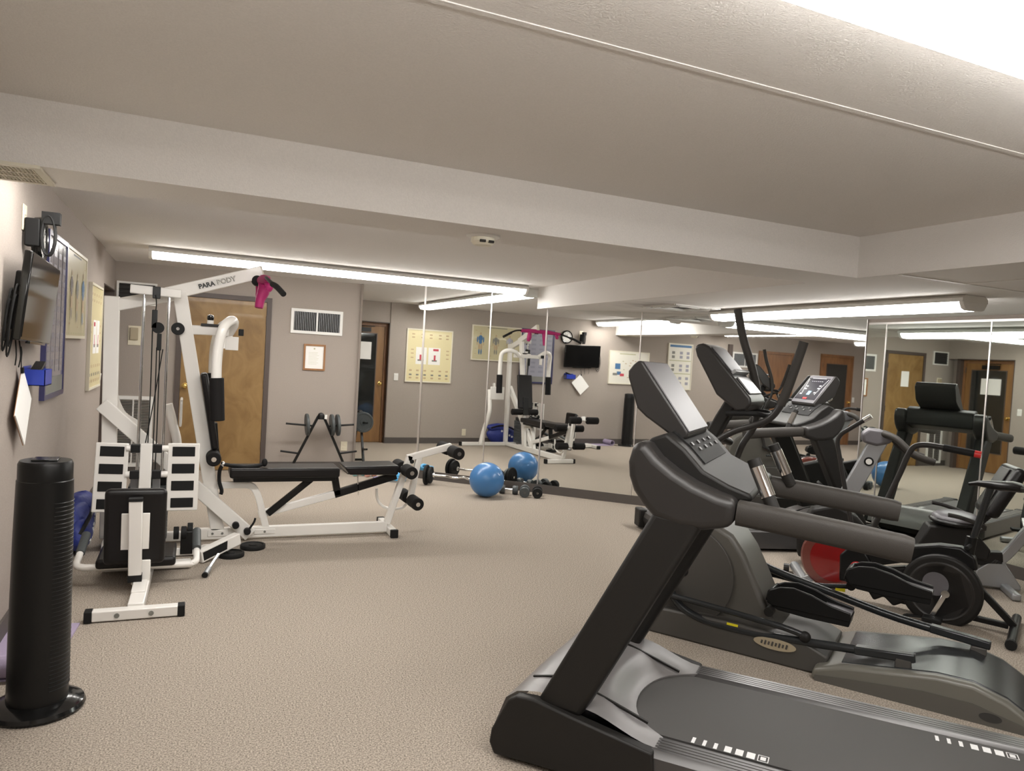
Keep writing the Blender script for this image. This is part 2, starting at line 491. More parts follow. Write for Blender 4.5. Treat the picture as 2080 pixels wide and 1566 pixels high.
# soffit air outlet with soot streaks
g = thing('air_diffuser', 'square ceiling air outlet with dark soot on the soffit near the mirrors', 'vent', (4.35, 5.9, ZL))
q = MB()
for s in (.26, .19, .12): 
    for sx in (-1, 1):
        q.b2((sx * s - .012, -s, -.012), (sx * s + .012, s, 0)); q.b2((-s, sx * s - .012, -.012), (s, sx * s + .012, 0))
q.build('louver_rings', 'whitematte', g, smooth=False)
q = MB()
q.b2((-.25, -.25, -.004), (.25, .25, -.001))
q.build('dark_throat', 'darkgap', g, smooth=False)

# ------------------------------------------------------------------ doors
def flat_door(name, p0, w_, h_, axis, sgn, woodm, knob_u, glass=None, fr=.055):
    # axis 'x': on back wall (front faces -Y); axis 'y': on left wall (front faces +X); local u along wall, t toward room
    root = bpy.data.objects.new(name, None); COL.objects.link(root); root['kind'] = 'structure'
    root.location = p0
    root.rotation_euler = (0, 0, 0 if axis == 'x' else PI / 2)
    # local: x along, -y toward the room
    f = MB()
    f.b2((-fr, -.03, 0), (0, .0, h_ + fr)); f.b2((w_, -.03, 0), (w_ + fr, .0, h_ + fr)); f.b2((0, -.03, h_), (w_, .0, h_ + fr))
    f.build('door_frame', 'frame' if woodm == 'doorwood' else 'brownwood', root, smooth=False)
    sl = MB().b2((.004, -.018, .008), (w_ - .004, -.001, h_ - .004))
    so = sl.build('door_slab', woodm, root, smooth=False)
    if glass:
        u0, z0, u1, z1 = glass
        MB().b2((u0, -.021, z0), (u1, -.017, z1)).build('glass_panel', 'glass', root, smooth=False)
        e = MB(); k = .014
        e.b2((u0 - k, -.026, z0 - k), (u1 + k, -.018, z0)); e.b2((u0 - k, -.026, z1), (u1 + k, -.018, z1 + k)); e.b2((u0 - k, -.026, z0), (u0, -.018, z1)); e.b2((u1, -.026, z0), (u1 + k, -.018, z1))
        e.build('glass_bead', 'frame', root, smooth=False)
    kn = MB(); R = Matrix.Rotation(PI / 2, 3, 'X')
    kn.lathe([(.033, .0), (.033, .006), (.012, .01), (.012, .035), (.026, .045), (.03, .06), (.022, .072), (.001, .075)], (knob_u, -.018, 1.0), 20, R)
    kn.build('door_knob', 'brass', root)
    h = MB()
    for z in (.25, 1.0, 1.78):
        h.b2((w_ - .006 if knob_u < w_ / 2 else -.004, -.036, z), (w_ + .006 if knob_u < w_ / 2 else .008, -.016, z + .1))
    h.build('hinge', 'frame', root, smooth=False)
    return root
flat_door('door_1', (-.115, YB, 0), .93, 2.045, 'x', 1, 'doorwood', .055)
d2 = flat_door('door_2', (AX, AY0 + .06, 0), .88, 1.965, 'y', 1, 'midwood', .05, glass=(.14, .36, .76, 1.83))
cl = MB(); cl.b2((.25, -.08, 1.86), (.55, -.03, 1.93)); cl.bar((.5, -.06, 1.95), (.2, -.11, 1.95), .02, .012); cl.build('door_closer', 'blackmetal', d2)
j = MB(); j.b2((-.06, -.13, 0), (-.045, .06, 2.03)); j.b2((.925, -.13, 0), (.985, .06, 2.03)); j.b2((-.06, -.13, 2.02), (.985, .06, 2.035))
j.build('door_jamb', 'frame', d2, smooth=False)
flat_door('door_3', (XL, -1.07, 0), .92, 1.99, 'y', 1, 'brownwood', .86)
flat_door('door_4', (XL, -2.97, 0), .95, 2.03, 'y', 1, 'brownwood', .05, glass=(.16, .5, .80, 1.86))
struct(MB().b2((XL, .68, 0), (XL + .05, .78, ZL)), 'trim_4', 'frame', smooth=False)

# ------------------------------------------------------------------ wall fittings
def frame_rot(wall):   # local x to the right as seen, local y up the wall normal toward room = -Y local
    return 0 if wall == 'back' else PI / 2
def wall_loc(wall, u, z, off=0.0):
    return (u, YB - off, z) if wall == 'back' else (XL + off, u, z)

def vent(wall, u0, u1, z0, z1, label, fm='whitematte', louv='alu', nslat=24, vertical=True, split=True, group='wall vents', bw=.035):
    w_, h_ = u1 - u0, z1 - z0
    root = thing('wall_vent', label, 'vent', wall_loc(wall, u0, z0), frame_rot(wall), group)
    f = MB()
    f.b2((0, -.02, 0), (w_, 0, bw)); f.b2((0, -.02, h_ - bw), (w_, 0, h_)); f.b2((0, -.02, bw), (bw, 0, h_ - bw)); f.b2((w_ - bw, -.02, bw), (w_, 0, h_ - bw))
    if split: f.b2((w_ / 2 - .008, -.016, bw), (w_ / 2 + .008, 0, h_ - bw))
    f.build('vent_frame', fm, root, smooth=False)
    MB().b2((bw, -.004, bw), (w_ - bw, -.001, h_ - bw)).build('dark_backing', 'darkgap', root, smooth=False)
    s = MB()
    for i in range(nslat):
        if vertical:
            x = bw + (w_ - 2 * bw) * (i + .5) / nslat
            s.box((x, -.011, h_ / 2), (.004, .012, h_ - 2 * bw))
        else:
            z = bw + (h_ - 2 * bw) * (i + .5) / nslat
            s.box((w_ / 2, -.011, z), (w_ - 2 * bw, .012, .006), Matrix.Rotation(.5, 3, 'X'))
    s.build('louvers', louv, root, smooth=False)
    return root
vent('back', 1.10, 1.73, 1.70, 2.005, 'white louvered vent on the back wall above the framed notice', nslat=26, louv='silver')
vent('back', -.80, -.39, 1.90, 2.155, 'small dark louvered vent high on the back wall left of the door', nslat=5, vertical=False, split=False, louv='darkgap', bw=.022)
vent('back', -.79, -.385, .05, .86, 'tall white return grille low on the back wall behind the multi gym', nslat=40, vertical=False, split=True, bw=.04)
vent('left', -.05, .64, 1.66, 1.98, 'white framed wall vent beside the doors behind the viewer', nslat=26, louv='silver')

def plate(wall, u, z, label, w_=.075, h_=.118, m='ivory', kind='switch', cat='light switch', group=None):
    root = thing('light_switch' if kind == 'switch' else 'wall_outlet', label, cat, wall_loc(wall, u, z), frame_rot(wall), group)
    MB().b2((-w_ / 2, -.008, -h_ / 2), (w_ / 2, 0, h_ / 2)).build('cover_plate', m, root, bevel=.003)
    if kind == 'switch':
        MB().box((0, -.011, 0), (.034, .01, .066), Matrix.Rotation(.1, 3, 'X')).build('rocker', 'whitematte', root, bevel=.002)
    else:
        for dz in (-.026, .026):
            MB().b2((-.017, -.011, dz - .014), (.017, -.007, dz + .014)).build('socket', 'ivory', root, bevel=.004)
    return root
plate('left', 7.98, 1.13, 'white light switch on the left wall between yellow poster and glazed door', m='whitematte')
plate('left', .97, 1.11, 'white light switch on the left wall seen in the corner mirror', m='whitematte')
plate('left', -3.12, 1.06, 'white light switch beside the second glazed door behind the viewer', m='whitematte')
plate('left', 6.69, .2, 'ivory outlet low on the left wall below the anatomy poster', kind='outlet', cat='outlet')
plate('back', 1.825, .30, 'ivory outlet low on the back wall beside the weight plate rack', kind='outlet', cat='outlet', h_=.12, w_=.085)
th = thing('thermostat', 'beige rectangular thermostat on the back wall left of the door', 'thermostat', (-.605, YB, 1.55))
MB().b2((-.065, -.008, -.11), (.065, 0, .11)).build('base_plate', 'ivory', th, bevel=.003)
MB().b2((-.045, -.03, -.05), (.04, -.008, .09)).build('cover', M['gold'] if False else 'tan', th, bevel=.006)
cv = thing('ceiling_vent', 'beige slotted air register in the beam underside at the left wall', 'vent', (-.66, 3.38, ZL))
f = MB()
f.b2((-.14, -.17, -.012), (.12, -.14, 0)); f.b2((-.14, .14, -.012), (.12, .17, 0)); f.b2((-.14, -.14, -.012), (-.115, .14, 0)); f.b2((.095, -.14, -.012), (.12, .14, 0))
f.b2((-.115, -.045, -.012), (.095, -.035, 0)); f.b2((-.115, .045, -.012), (.095, .055, 0))
f.build('register_frame', 'creamframe', cv, smooth=False)
MB().b2((-.115, -.14, -.003), (.095, .14, -.001)).build('dark_backing', 'darkgap', cv, smooth=False)
f = MB()
for i in range(16):
    f.box((-.115 + .21 * (i + .5) / 16, 0, -.007), (.004, .27, .008), Matrix.Rotation(.4, 3, 'Y'))
f.build('louvers', 'creamframe', cv, smooth=False)
sd = thing('smoke_detector', 'round white smoke detector on the underside of the beam', 'smoke detector', (1.31, 3.44, ZL))
MB().lathe([(.085, 0), (.085, -.008), (.075, -.014)], n=28).build('mounting_ring', 'whitematte', sd)
MB().lathe([(.06, -.012), (.06, -.035), (.045, -.05), (.01, -.053)], n=28).build('sensor_head', 'creamframe', sd)
f = MB()
for dx in (-.022, .022): f.b2((dx - .014, -.063, -.042), (dx + .014, -.05, -.03))
f.build('sensor_slots', 'darkgap', sd, smooth=False)

# framed notice, paper signs
fn = thing('framed_notice', 'small wood framed white notice below the back wall vent', 'framed notice', (1.27, YB, 1.25))
f = MB(); bw = .022
f.b2((0, -.02, 0), (.265, 0, bw)); f.b2((0, -.02, .325 - bw), (.265, 0, .325)); f.b2((0, -.02, bw), (bw, 0, .325 - bw)); f.b2((.265 - bw, -.02, bw), (.265, 0, .325 - bw))
f.build('frame', 'lightwood', fn, smooth=False)
MB().b2((bw, -.008, bw), (.265 - bw, 0, .325 - bw)).build('sheet', 'paper', fn, smooth=False)
f = MB(); f.lathe([(.011, 0), (.011, .001)], (.13, -.008, .27), 14, Matrix.Rotation(PI / 2, 3, 'X'))
for i in range(9): f.b2((.06, -.0092, .22 - i * .018), (.06 + random.uniform(.1, .145), -.008, .2225 - i * .018))
f.build('printed_lines', M['inkgreen'], fn, smooth=False)
tag(MB().b2((.24, YB - .0195, 1.46), (.44, YB - .0185, 1.74)).build('paper_sign', 'paper', smooth=False), 'blank white paper sheet taped to the brown back wall door', 'paper sign')
tag(MB().b2((AX + .0225, 8.40, 1.40), (AX + .024, 8.76, 1.69)).build('paper_sign', 'paper', smooth=False), 'white paper sheet taped to the glass of the brown door', 'paper sign')

# posters on the left wall
def figure(mb, cx, cz, h, mats, dy=-.0015):
    # small standing human figure drawn as flat print: head, torso, arms, legs
    H = h
    def e(x, z, rx, rz, mi):
        mb.mat(mi); n = 10
        dz_[0] += .00008
        vs = [(cx + x * H + rx * H * math.cos(2 * PI * k / n), dy - dz_[0], cz + z * H + rz * H * math.sin(2 * PI * k / n)) for k in range(n)]
        mb.add(vs, [tuple(range(n))])
    a, b = mats
    dz_ = [0]
    e(0, .93, .045, .06, b); e(0, .72, .115, .14, a); e(0, .55, .08, .1, a)
    for s in (-1, 1):
        e(s * .15, .65, .032, .15, a); e(s * .16, .47, .025, .08, b); e(s * .055, .33, .05, .16, b); e(s * .055, .1, .032, .13, a)

def poster(label, y0, y1, z0, z1, sheetm, framem, marks, figs=(), group='posters on the left wall', fw=.02, tilt=0):
    w_, h_ = y1 - y0, z1 - z0
    root = thing('wall_poster', label, 'poster', (XL, y0, z0), PI / 2, group)
    f = MB()
    f.b2((0, -.028, 0), (w_, 0, fw)); f.b2((0, -.028, h_ - fw), (w_, 0, h_)); f.b2((0, -.028, fw), (fw, 0, h_ - fw)); f.b2((w_ - fw, -.028, fw), (w_, 0, h_ - fw))
    f.build('frame', framem, root, smooth=False)
    MB().b2((fw, -.02, fw), (w_ - fw, -.002, h_ - fw)).build('sheet', sheetm, root, smooth=False)
    p = MB()
    ink = ['inkblue', 'inkgrey', 'inktan', 'inkred', 'inkgreen', 'paper', 'posterblue', 'softink']
    for i_, (u0, v0, u1, v1, k) in enumerate(marks):
        yy = -.0205 - .00004 * i_
        p.mat(k); p.add([(u0 * w_, yy, v0 * h_), (u1 * w_, yy, v0 * h_), (u1 * w_, yy, v1 * h_), (u0 * w_, yy, v1 * h_)], [(0, 1, 2, 3)])
    for cx, cz, hh, ms in figs: figure(p, cx * w_, cz * h_, hh * h_, ms, -.024)
    if p.v: p.build('print', ink, root, smooth=False)
    return root
mk = []
for j, r in enumerate((.90, .84)):
    for u in (.12, .28, .48, .66, .86): mk.append((u - .03, r - .012, u + .03, r + .012, 2))
for v in (.60, .53, .45): mk += [(.07, v, .13, v + .02, 2), (.84, v, .90, v + .02, 2)]
mk += [(.26, .34, .52, .66, 5), (.56, .34, .79, .66, 5), (.33, .40, .44, .43, 1), (.62, .40, .75, .43, 1), (.30, .6, .42, .64, 3), (.36, .42, .40, .52, 3), (.67, .42, .71, .52, 3)]
for r in (.22, .14, .08):
    for u in (.10, .25, .42, .58, .74, .89): mk.append((u - .028, r - .014, u + .028, r + .014, 1 if r == .14 else 2))
poster('cream yellow exercise chart with two white panels nearest the back corner', 7.0, 7.83, 1.055, 1.965, 'posteryellow', 'creamframe', mk)
mk = [(.3, .93, .7, .95, 1)]
for i in range(14):
    u = random.choice((.08, .2, .42, .62, .92)); v = .08 + .8 * random.random(); mk.append((u - .02, v, u + .02, v + .015, 2))
for i in range(8): mk.append((.06 + i * .115, .05, .1 + i * .115, .065, 4))
poster('wide cream anatomy chart with three standing figures', 5.67, 6.64, 1.49, 2.115, 'postercream', 'creamframe', mk,
       figs=[(.83, .18, .62, (0, 2)), (.52, .2, .56, (1, 2)), (.24, .22, .55, (6, 2))])
mk = []
for k in range(4):
    mk.append((.05 + k * .235, .16, .24 + k * .235, .95, 5 if False else 6))
    for r in range(9): mk.append((.08 + k * .235, .2 + r * .083, .21 + k * .235, .235 + r * .083, 7))
mk.append((.04, .03, .96, .13, 1))
poster('tall glossy blue framed chart of many small pictures beside the television', 4.98, 5.67, 1.12, 2.12, 'posterblue', 'indigo', mk, fw=.03)
mk = [(.35, .9, .75, .93, 4)]
for i in range(22):
    u = random.uniform(.08, .66); v = random.uniform(.1, .82); mk.append((u - .02, v - .012, u + .02, v + .012, 2 if i % 3 else 4))
mk += [(.72, .45, .85, .62, 0), (.70, .28, .80, .38, 0), (.62, .24, .72, .32, 3), (.79, .26, .9, .33, 1)]
poster('wide white exercise chart with one blue figure right of the television in mirror', 2.80, 3.74, 1.18, 1.83, 'posterwhite', 'creamframe', mk)
mk = [(.06, .92, .94, .97, 0), (.06, .62, .94, .64, 4), (.06, .34, .94, .36, 4)]
for r in (.80, .71, .52, .43, .25, .14):
    for u in (.2, .48, .8): mk.append((u - .07, r - .03, u + .05, r + .03, 1 if (u > .5) else 6))
poster('narrow tall white chart with a blue title bar nearest the entrance', 1.72, 2.34, 1.12, 2.06, 'posterwhite', 'creamframe', mk)

# television with mount, cords, paper, box, clock
tv = thing('television', 'flat black television on the left wall with trailing cords', 'television', (-.72, 4.39, 1.672), PI / 2)
tv.rotation_euler = (math.radians(5), math.radians(1.5), PI / 2)
MB().b2((-.385, -.012, -.208), (.385, .022, .212)).build('casing', 'blackgloss', tv, bevel=.006)
MB().b2((-.372, -.0145, -.19), (.372, -.011, .2)).build('screen', 'tv', tv, smooth=False)
MB().b2((-.2, -.02, -.218), (.2, .0, -.206)).build('lower_lip', 'blackgloss', tv, smooth=False)
MB().b2((-.3, .02, -.16), (.25, .06, .12)).build('back_bulge', 'blackmetal', tv, bevel=.01)
mt = MB(); mt.b2((-.1, .055, -.1), (.1, .085, .1)); mt.build('wall_bracket', 'blackmetal', tv, smooth=False)
cb = MB()
for k in range(4):
    r = .06 + .015 * k
    cb.tube([(-.38 + r * math.cos(t) * .5, .05 - .02 * (k % 2), -.12 + r * 1.6 * math.sin(t)) for t in [i * PI / 6 for i in range(13)]], .004, 6, 2)
cb.tube([(-.18, .045, -.2), (-.19, .03, -.28), (-.185, .03, -.33)], .003, 6, 3)
cb.tube([(-.10, .045, -.2), (-.09, .03, -.28), (-.1, .03, -.34)], .003, 6, 3)
cb.build('cord', 'rubber', tv)
co = plate('left', 4.40, 2.09, 'ivory outlet high on the left wall with black adapters plugged in', kind='outlet', cat='outlet', w_=.08, h_=.13)
pa = thing('power_adapter', 'black power adapter with coiled lead plugged in above the television', 'power adapter', (XL + .011, 4.40, 2.07), PI / 2)
MB().b2((-.03, -.065, -.12), (.03, 0, .02)).build('adapter_block', 'rubber', pa, bevel=.006)
q = MB()
q.b2((-.025, -.15, -.0), (.03, -.07, .06))
for k in range(5):
    q.tube([(.012 * (k - 2), -.10 + .03 * math.cos(t), -.06 + .10 * math.sin(t)) for t in [i * PI / 5 for i in range(11)]], .005, 6, 2)
q.tube([(0, -.04, -.12), (.03, -.035, -.18), (.0, -.02, -.25)], .004, 6, 4)
q.build('coiled_lead', 'rubber', pa)
ck = thing('wall_clock', 'round black rimmed wall clock above the television', 'clock', (XL, 4.72, 2.02), PI / 2)
R90 = Matrix.Rotation(PI / 2, 3, 'X')
MB().lathe([(.12, 0), (.125, .03), (.115, .045), (.1, .04), (.1, .03)], (0, 0, 0), 36, R90).build('rim', 'blackgloss', ck)
MB().lathe([(.1, .03), (.1, .032)], (0, 0, 0), 32, R90).build('dial', 'paper', ck)
q = MB()
for k in range(12):
    an = k * PI / 6; q.box((.083 * math.sin(an), -.034, .083 * math.cos(an)), (.006, .002, .018), Matrix.Rotation(an, 3, 'Y'))
q.build('hour_marks', 'blackmetal', ck, smooth=False)
q = MB(); q.bar((0, -.036, 0), (.0, -.036, .05), .008, .002, (0, 1, 0)); q.bar((0, -.037, 0), (.045, -.037, .055), .005, .002, (0, 1, 0)); q.build('hands', 'blackmetal', ck, smooth=False)
hp = thing('paper_board', 'white papers hung by one corner on a cord below the television', 'paper board', (XL + .012, 4.37, 1.32), PI / 2)
hp.rotation_euler = (math.radians(-3), 0, PI / 2)
q = MB(); R45 = Matrix.Rotation(math.radians(42), 3, 'Y')
q.box((.0, -.012, -.185), (.25, .006, .3), R45); q.build('sheet_stack', 'paper', hp, smooth=False)
q = MB(); q.box((.0, -.007, -.187), (.25, .003, .3), R45); q.build('backing_board', 'lightwood', hp, smooth=False)
MB().box((-.01, -.014, .0), (.02, .014, .03)).build('clip', 'blackmetal', hp)
MB().tube([(-.01, -.01, .01), (-.02, -.012, .05), (.0, -.012, .09), (-.005, -.01, .12)], .0025, 6, 4).build('cord', 'rubber', hp)
q = MB()
for i in range(7): q.box((0, -.0155, -.185), (.16, .0006, .006), R45) if i == 9 else None
bx = thing('wall_bin', 'small blue open plastic bin on the wall below the television', 'bin', (XL, 4.62, 1.235), PI / 2)
q = MB()
q.b2((-.1, -.1, 0), (.1, -.096, .085)); q.b2((-.1, -.004, 0), (.1, 0, .1)); q.b2((-.1, -.1, 0), (.1, 0, .004)); q.b2((-.1, -.1, 0), (-.096, 0, .085)); q.b2((.096, -.1, 0), (.1, 0, .085))
q.build('tub', 'bluebox', bx, smooth=False)
q = MB()
for i in range(6): q.b2((.1, -.085 + i * .014, .012), (.1012, -.079 + i * .014, .07))
q.build('end_label', M['silver'], bx, smooth=False)
tag(MB().box((-.755, 4.64, 1.33), (.05, .14, .022), Matrix.Rotation(.3, 3, 'X')).build('remote_control', 'blackmetal', bevel=.004), 'black remote control lying in the blue wall bin', 'remote control')

# ------------------------------------------------------------------ tower fan and mat
fan = thing('tower_fan', 'glossy black tower fan standing on the carpet at the left wall', 'fan', (-.515, 3.40, 0))
MB().lathe([(.168, 0), (.172, .012), (.165, .026), (.13, .04), (.095, .046)], n=44).build('base', 'blackgloss', fan)
MB().lathe([(.108, .044), (.108, .3), (.104, .7), (.099, .925), (.099, .93), (.096, .933), (.096, .995), (.09, 1.008), (.02, 1.01)], n=40).build('column', 'blackmetal', fan)
q = MB()
for i in range(46):
    z = .1 + i * .0166
    pts = []
    for k in range(9):
        an = math.radians(-62 + k * 9.5); rz_ = .1085 - .008 * (z - .1) / .8; pts.append((rz_ * math.cos(an), rz_ * math.sin(an), z))
    q.tube(pts, .0026, 5, 1)
q.build('grille', 'blackmetal', fan)
q = MB(); q.b2((-.045, -.045, 1.009), (.045, .045, 1.016)); q.build('control_panel', 'blackgloss', fan, bevel=.003)
MB().tube([(.07, .075, .30), (.085, .09, .15), (.08, .10, .06), (.06, .16, .006), (-.05, .26, .006)], .004, 6, 4).build('power_cord', 'rubber', fan)
ym = thing('exercise_mat', 'lilac foam exercise mat half unrolled behind the tower fan', 'exercise mat', (-.645, 4.03, 0))
q = MB()
q.prism([(-.16, -.33), (.12, -.33), (.165, .32), (-.1, .36), (-.15, .32)], 0, .008, 'z')
q.build('flat_sheet', 'mat', ym)
q = MB()
prof = []
for i in range(26):
    t_ = i / 25 * 2.2 * PI; r = .055 - .012 * i / 25; prof.append((r * math.cos(t_ - PI / 2), .055 + r * math.sin(t_ - PI / 2)))
for i in range(25, -1, -1):
    t_ = i / 25 * 2.2 * PI; r = .047 - .012 * i / 25; prof.append((r * math.cos(t_ - PI / 2), .055 + r * math.sin(t_ - PI / 2)))
q.prism([(y - .31, z) for y, z in prof], -.15, .12, 'x')
q.build('rolled_end', 'mat', ym)
bg = thing('gym_bag', 'crumpled blue gym bag with black strap on the floor by the left wall', 'bag', (-.69, 5.98, 0))
q = MB(); q.ell((0, 0, .17), (.10, .30, .17), 26, 16, noise=.05); q.ell((.025, -.18, .13), (.08, .15, .12), 20, 12, noise=.06); q.ell((.0, .1, .30), (.09, .2, .08), 20, 12, noise=.08); q.build('bag_body', 'bagblue', bg)
q = MB(); q.tube([(.04, -.30, .16), (.09, -.2, .27), (.10, .05, .35), (.06, .26, .30)], .014, 8, 5); q.build('strap', 'black', bg)
q = MB()
for i in range(7):
    k = i / 6; q.box((.104 - .012 * abs(k - .4), -.24 + .30 * k, .1 + .15 * k), (.008, .03, .03), Matrix.Rotation(.6, 3, 'X'))
q.build('white_print', 'whitematte', bg)

# ------------------------------------------------------------------ white multi gym with bench and leg press (local x = X, y = Y - 6)
def V(x, y, z): return (x, y, z)
gym = thing('multi_gym', 'white steel multi gym with black bench and leg press on the left', 'exercise machine', (0, 6.0, 0))
UX = (1, 0, 0); UZ = (0, 0, 1); UY = (0, 1, 0)
def gbar(name, p, q_, w_, h_, up=UX, m='white', bevel=.006, par=None):
    return MB().bar(p, q_, w_, h_, up).build(name, m, par or gym, bevel=bevel)
gbar('rear_upright', V(-.51, 0, .05), V(-.54, 0, 1.81), .05, .10)
gbar('rear_top_arm', V(-.53, 0, 1.745), V(-.12, 0, 1.86), .048, .09, UZ)
gbar('main_upright', V(-.10, 0, 1.88), V(.235, 0, .08), .052, .098)
ta = gbar('top_arm', V(-.19, 0, 1.855), V(.475, 0, 2.085), .05, .098, UZ)
MB().bar(V(.474, 0, 2.0846), V(.482, 0, 2.0874), .046, .094, UZ).build('end_plug', 'creamframe', ta)
an = math.atan2(.23, .665)
pl = MB().box((.15, -.0262, 1.972), (.275, .002, .052), Matrix.Rotation(-an, 3, 'Y')).build('logo_sticker', 'paper', ta, smooth=False)
ca, sa = math.cos(an), math.sin(an)
def onarm(d, e): return (.15 + ca * d - sa * e, -.0282, 1.972 + sa * d + ca * e)
text_mesh('PARA', .047, 'logo_lettering', 'blackmetal', pl, onarm(-.130, -.017), (PI / 2, -an, 0), bold=.0020)
text_mesh('BODY', .050, 'logo_lettering', 'blackmetal', pl, onarm(.003, -.0175), (PI / 2, -an, 0), bold=.0022)
text_mesh('BODY', .050, 'logo_lettering', 'posterwhite', pl, (onarm(.0045, -.0165)[0], -.0300, onarm(.0045, -.0165)[2]), (PI / 2, -an, 0), bold=-.0002)
gbar('diagonal_brace', V(-.575, -.06, 1.035), V(.47, -.06, .045), .05, .10, UZ)
MB().rtube([V(-.53, .28, 1.10), V(-.50, .28, 1.0), V(-.45, .28, .92), V(-.35, .28, .855)], .05, .03, UY).build('curved_gusset', 'white', gym)
MB().tube([V(-.2, .62, .06), V(-.18, .58, .3), V(-.08, .54, .62), V(-.12, .53, .85), V(-.16, .52, 1.0)], .036, 10, 5).build('curved_rear_post', 'white', gym)
MB().box(V(-.06, .42, .95), (.02, .26, .22)).build('side_shroud', 'white', gym, bevel=.01)
rail = gbar('base_rail', V(.04, 0, .055), V(1.56, 0, .058), .052, .085, UZ)
q = MB()
q.b2(V(.165, -.032, .035), V(.31, -.024, .085)); q.b2(V(.50, -.032, .04), V(.66, -.024, .08)); q.build('splice_plate', 'white', rail, bevel=.004)
q = MB()
for x, z in ((.20, .06), (.27, .06), (.58, .06), (.09, .06)): q.cyl(V(x, -.038, z), V(x, -.026, z), .009, 10)
q.build('bolt', 'inkgrey', rail)
fb = gbar('bench_foot', V(1.585, -.16, .035), V(1.585, .30, .035), .055, .06, UZ)
for y0 in (-.19, .295): MB().bar(V(1.585, y0, .035), V(1.585, y0 + .035, .035), .062, .066, UZ).build('foot_cap', 'rubber', fb, bevel=.004)
fb = gbar('rear_foot', V(-.5, -.2, .035), V(-.5, .85, .035), .06, .06, UZ)
q = MB(); q.bar(V(-.5, .845, .035), V(-.5, .88, .035), .066, .066, UZ); q.build('foot_cap', 'rubber', fb, bevel=.004)
gbar('rear_base', V(-.5, 0, .045), V(.06, 0, .045), .05, .07, UZ)
# pressing arms
gbar('arm_carrier', V(-.03, 0, 1.605), V(.24, 0, 1.61), .05, .07, UZ)
gbar('arm_pivot', V(.215, -.24, 1.60), V(.215, .28, 1.60), .06, .06, UZ)
for yy, sgn in ((-.42, -1), (.50, 1)):
    b0 = -.16 if sgn < 0 else .2
    pa_ = MB().tube([V(.25, b0, 1.60), V(.275, b0 + sgn * .08, 1.66), V(.255, yy - sgn * .1, 1.685), V(.20, yy - sgn * .01, 1.63), V(.172, yy, 1.50), V(.165, yy, 1.36), V(.168, yy, 1.24)], .035, 12, 5).build('press_arm', 'white', gym)
    MB().cyl(V(.168, yy, 1.27), V(.186, yy, .965), .05, 18).build('grip', 'foam', pa_, bevel=.006)
MB().box(V(.27, -.2, 1.52), (.09, .01, .1)).build('stop_plate', 'white', gym, bevel=.003)
MB().box(V(.33, -.2, 1.605), (.035, .05, .05)).build('rubber_bumper', 'rubber', gym, bevel=.004)
q = MB(); q.cyl(V(.12, 0, 1.65), V(.12, 0, 1.685), .024, 14); q.build('knob_stem', 'white', gym)
MB().lathe([(.018, 1.68), (.026, 1.70), (.022, 1.722), (.004, 1.73)], V(.12, 0, 0), 16).build('knob', 'blackgloss', gym)
MB().box(V(.12, 0, 1.648), (.13, .09, .02)).build('range_plate', 'black', gym, bevel=.003)
rp = Matrix.Rotation(math.atan2(.10, .58), 3, 'Y')
MB().box(V(.14, 0, 1.0), (.052, .27, .58), Matrix.Rotation(-.175, 3, 'Y')).build('back_pad', 'black', gym, bevel=.018, seg=3)
MB().box(V(.20, 0, .76), (.03, .10, .30), Matrix.Rotation(-.10, 3, 'Y')).build('pad_bracket', 'blackmetal', gym, bevel=.003)
def roller(c, y0, y1, r=.052, rod=True):
    o = MB().cyl(V(c[0], y0, c[1]), V(c[0], y1, c[1]), r, 22).build('foam_roller', 'foam', gym, bevel=.008)
    near = min(y0, y1)
    MB().cyl(V(c[0], near - .004, c[1]), V(c[0], near + .02, c[1]), .018, 14).build('roller_end', 'chrome', o)
for c_ in ((.18, .66), (2.09, .705), (1.755, .285), (1.69, .545)):
    MB().cyl(V(c_[0], -.22, c_[1]), V(c_[0], .22, c_[1]), .013, 10).build('roller_rod', 'chrome', gym)
    roller(c_, -.24, -.055); roller(c_, .055, .24)
for x, z in ((-.10, 1.60), (-.06, 1.5)):
    pass
pu = MB().cyl(V(-.10, -.075, 1.605), V(-.10, -.03, 1.605), .046, 22).build('pulley', 'rubber', gym, bevel=.004)
MB().cyl(V(-.10, -.08, 1.605), V(-.10, -.07, 1.605), .012, 8).build('pulley_bolt', 'chrome', pu)
pu = MB().cyl(V(.44, -.03, 2.015), V(.44, .03, 2.015), .04, 20).build('pulley', 'rubber', gym, bevel=.004)
# seat support and bench
MB().rtube([V(.20, 0, .425), V(.38, 0, .43), V(.47, 0, .415), V(.52, 0, .34), V(.56, 0, .20), V(.595, 0, .07)], .05, .05, UY, 6).build('seat_support', 'white', gym, bevel=.004)
MB().b2(V(.30, -.14, .50), V(1.125, .14, .575)).build('bench_back_pad', 'black', gym, bevel=.016, seg=3)
MB().b2(V(.33, -.10, .465), V(1.10, .10, .50)).build('bench_pad_board', 'blackmetal', gym, bevel=.004)
MB().prism([(1.155, .585), (1.20, .52), (1.60, .515), (1.605, .595)], -.15, .15).build('bench_seat_pad', 'black', gym, bevel=.016, seg=3)
gbar('incline_strut', V(.595, -.03, .20), V(.92, -.03, .475), .03, .052, UZ, 'blackmetal')
gbar('seat_beam', V(.53, 0, .19), V(1.13, 0, .345), .045, .058, UZ)
gbar('seat_beam_sleeve', V(1.11, 0, .34), V(1.62, 0, .49), .05, .062, UZ, 'blackmetal')
gbar('bench_hinge_post', V(1.10, 0, .52), V(1.14, 0, .33), .05, .055, UX, 'blackmetal')
gbar('adjust_pin', V(1.29, -.02, .515), V(1.305, -.02, .33), .01, .01, UX, 'chrome', .002)
gbar('lever_post', V(1.56, 0, .08), V(1.735, 0, .66), .05, .052)
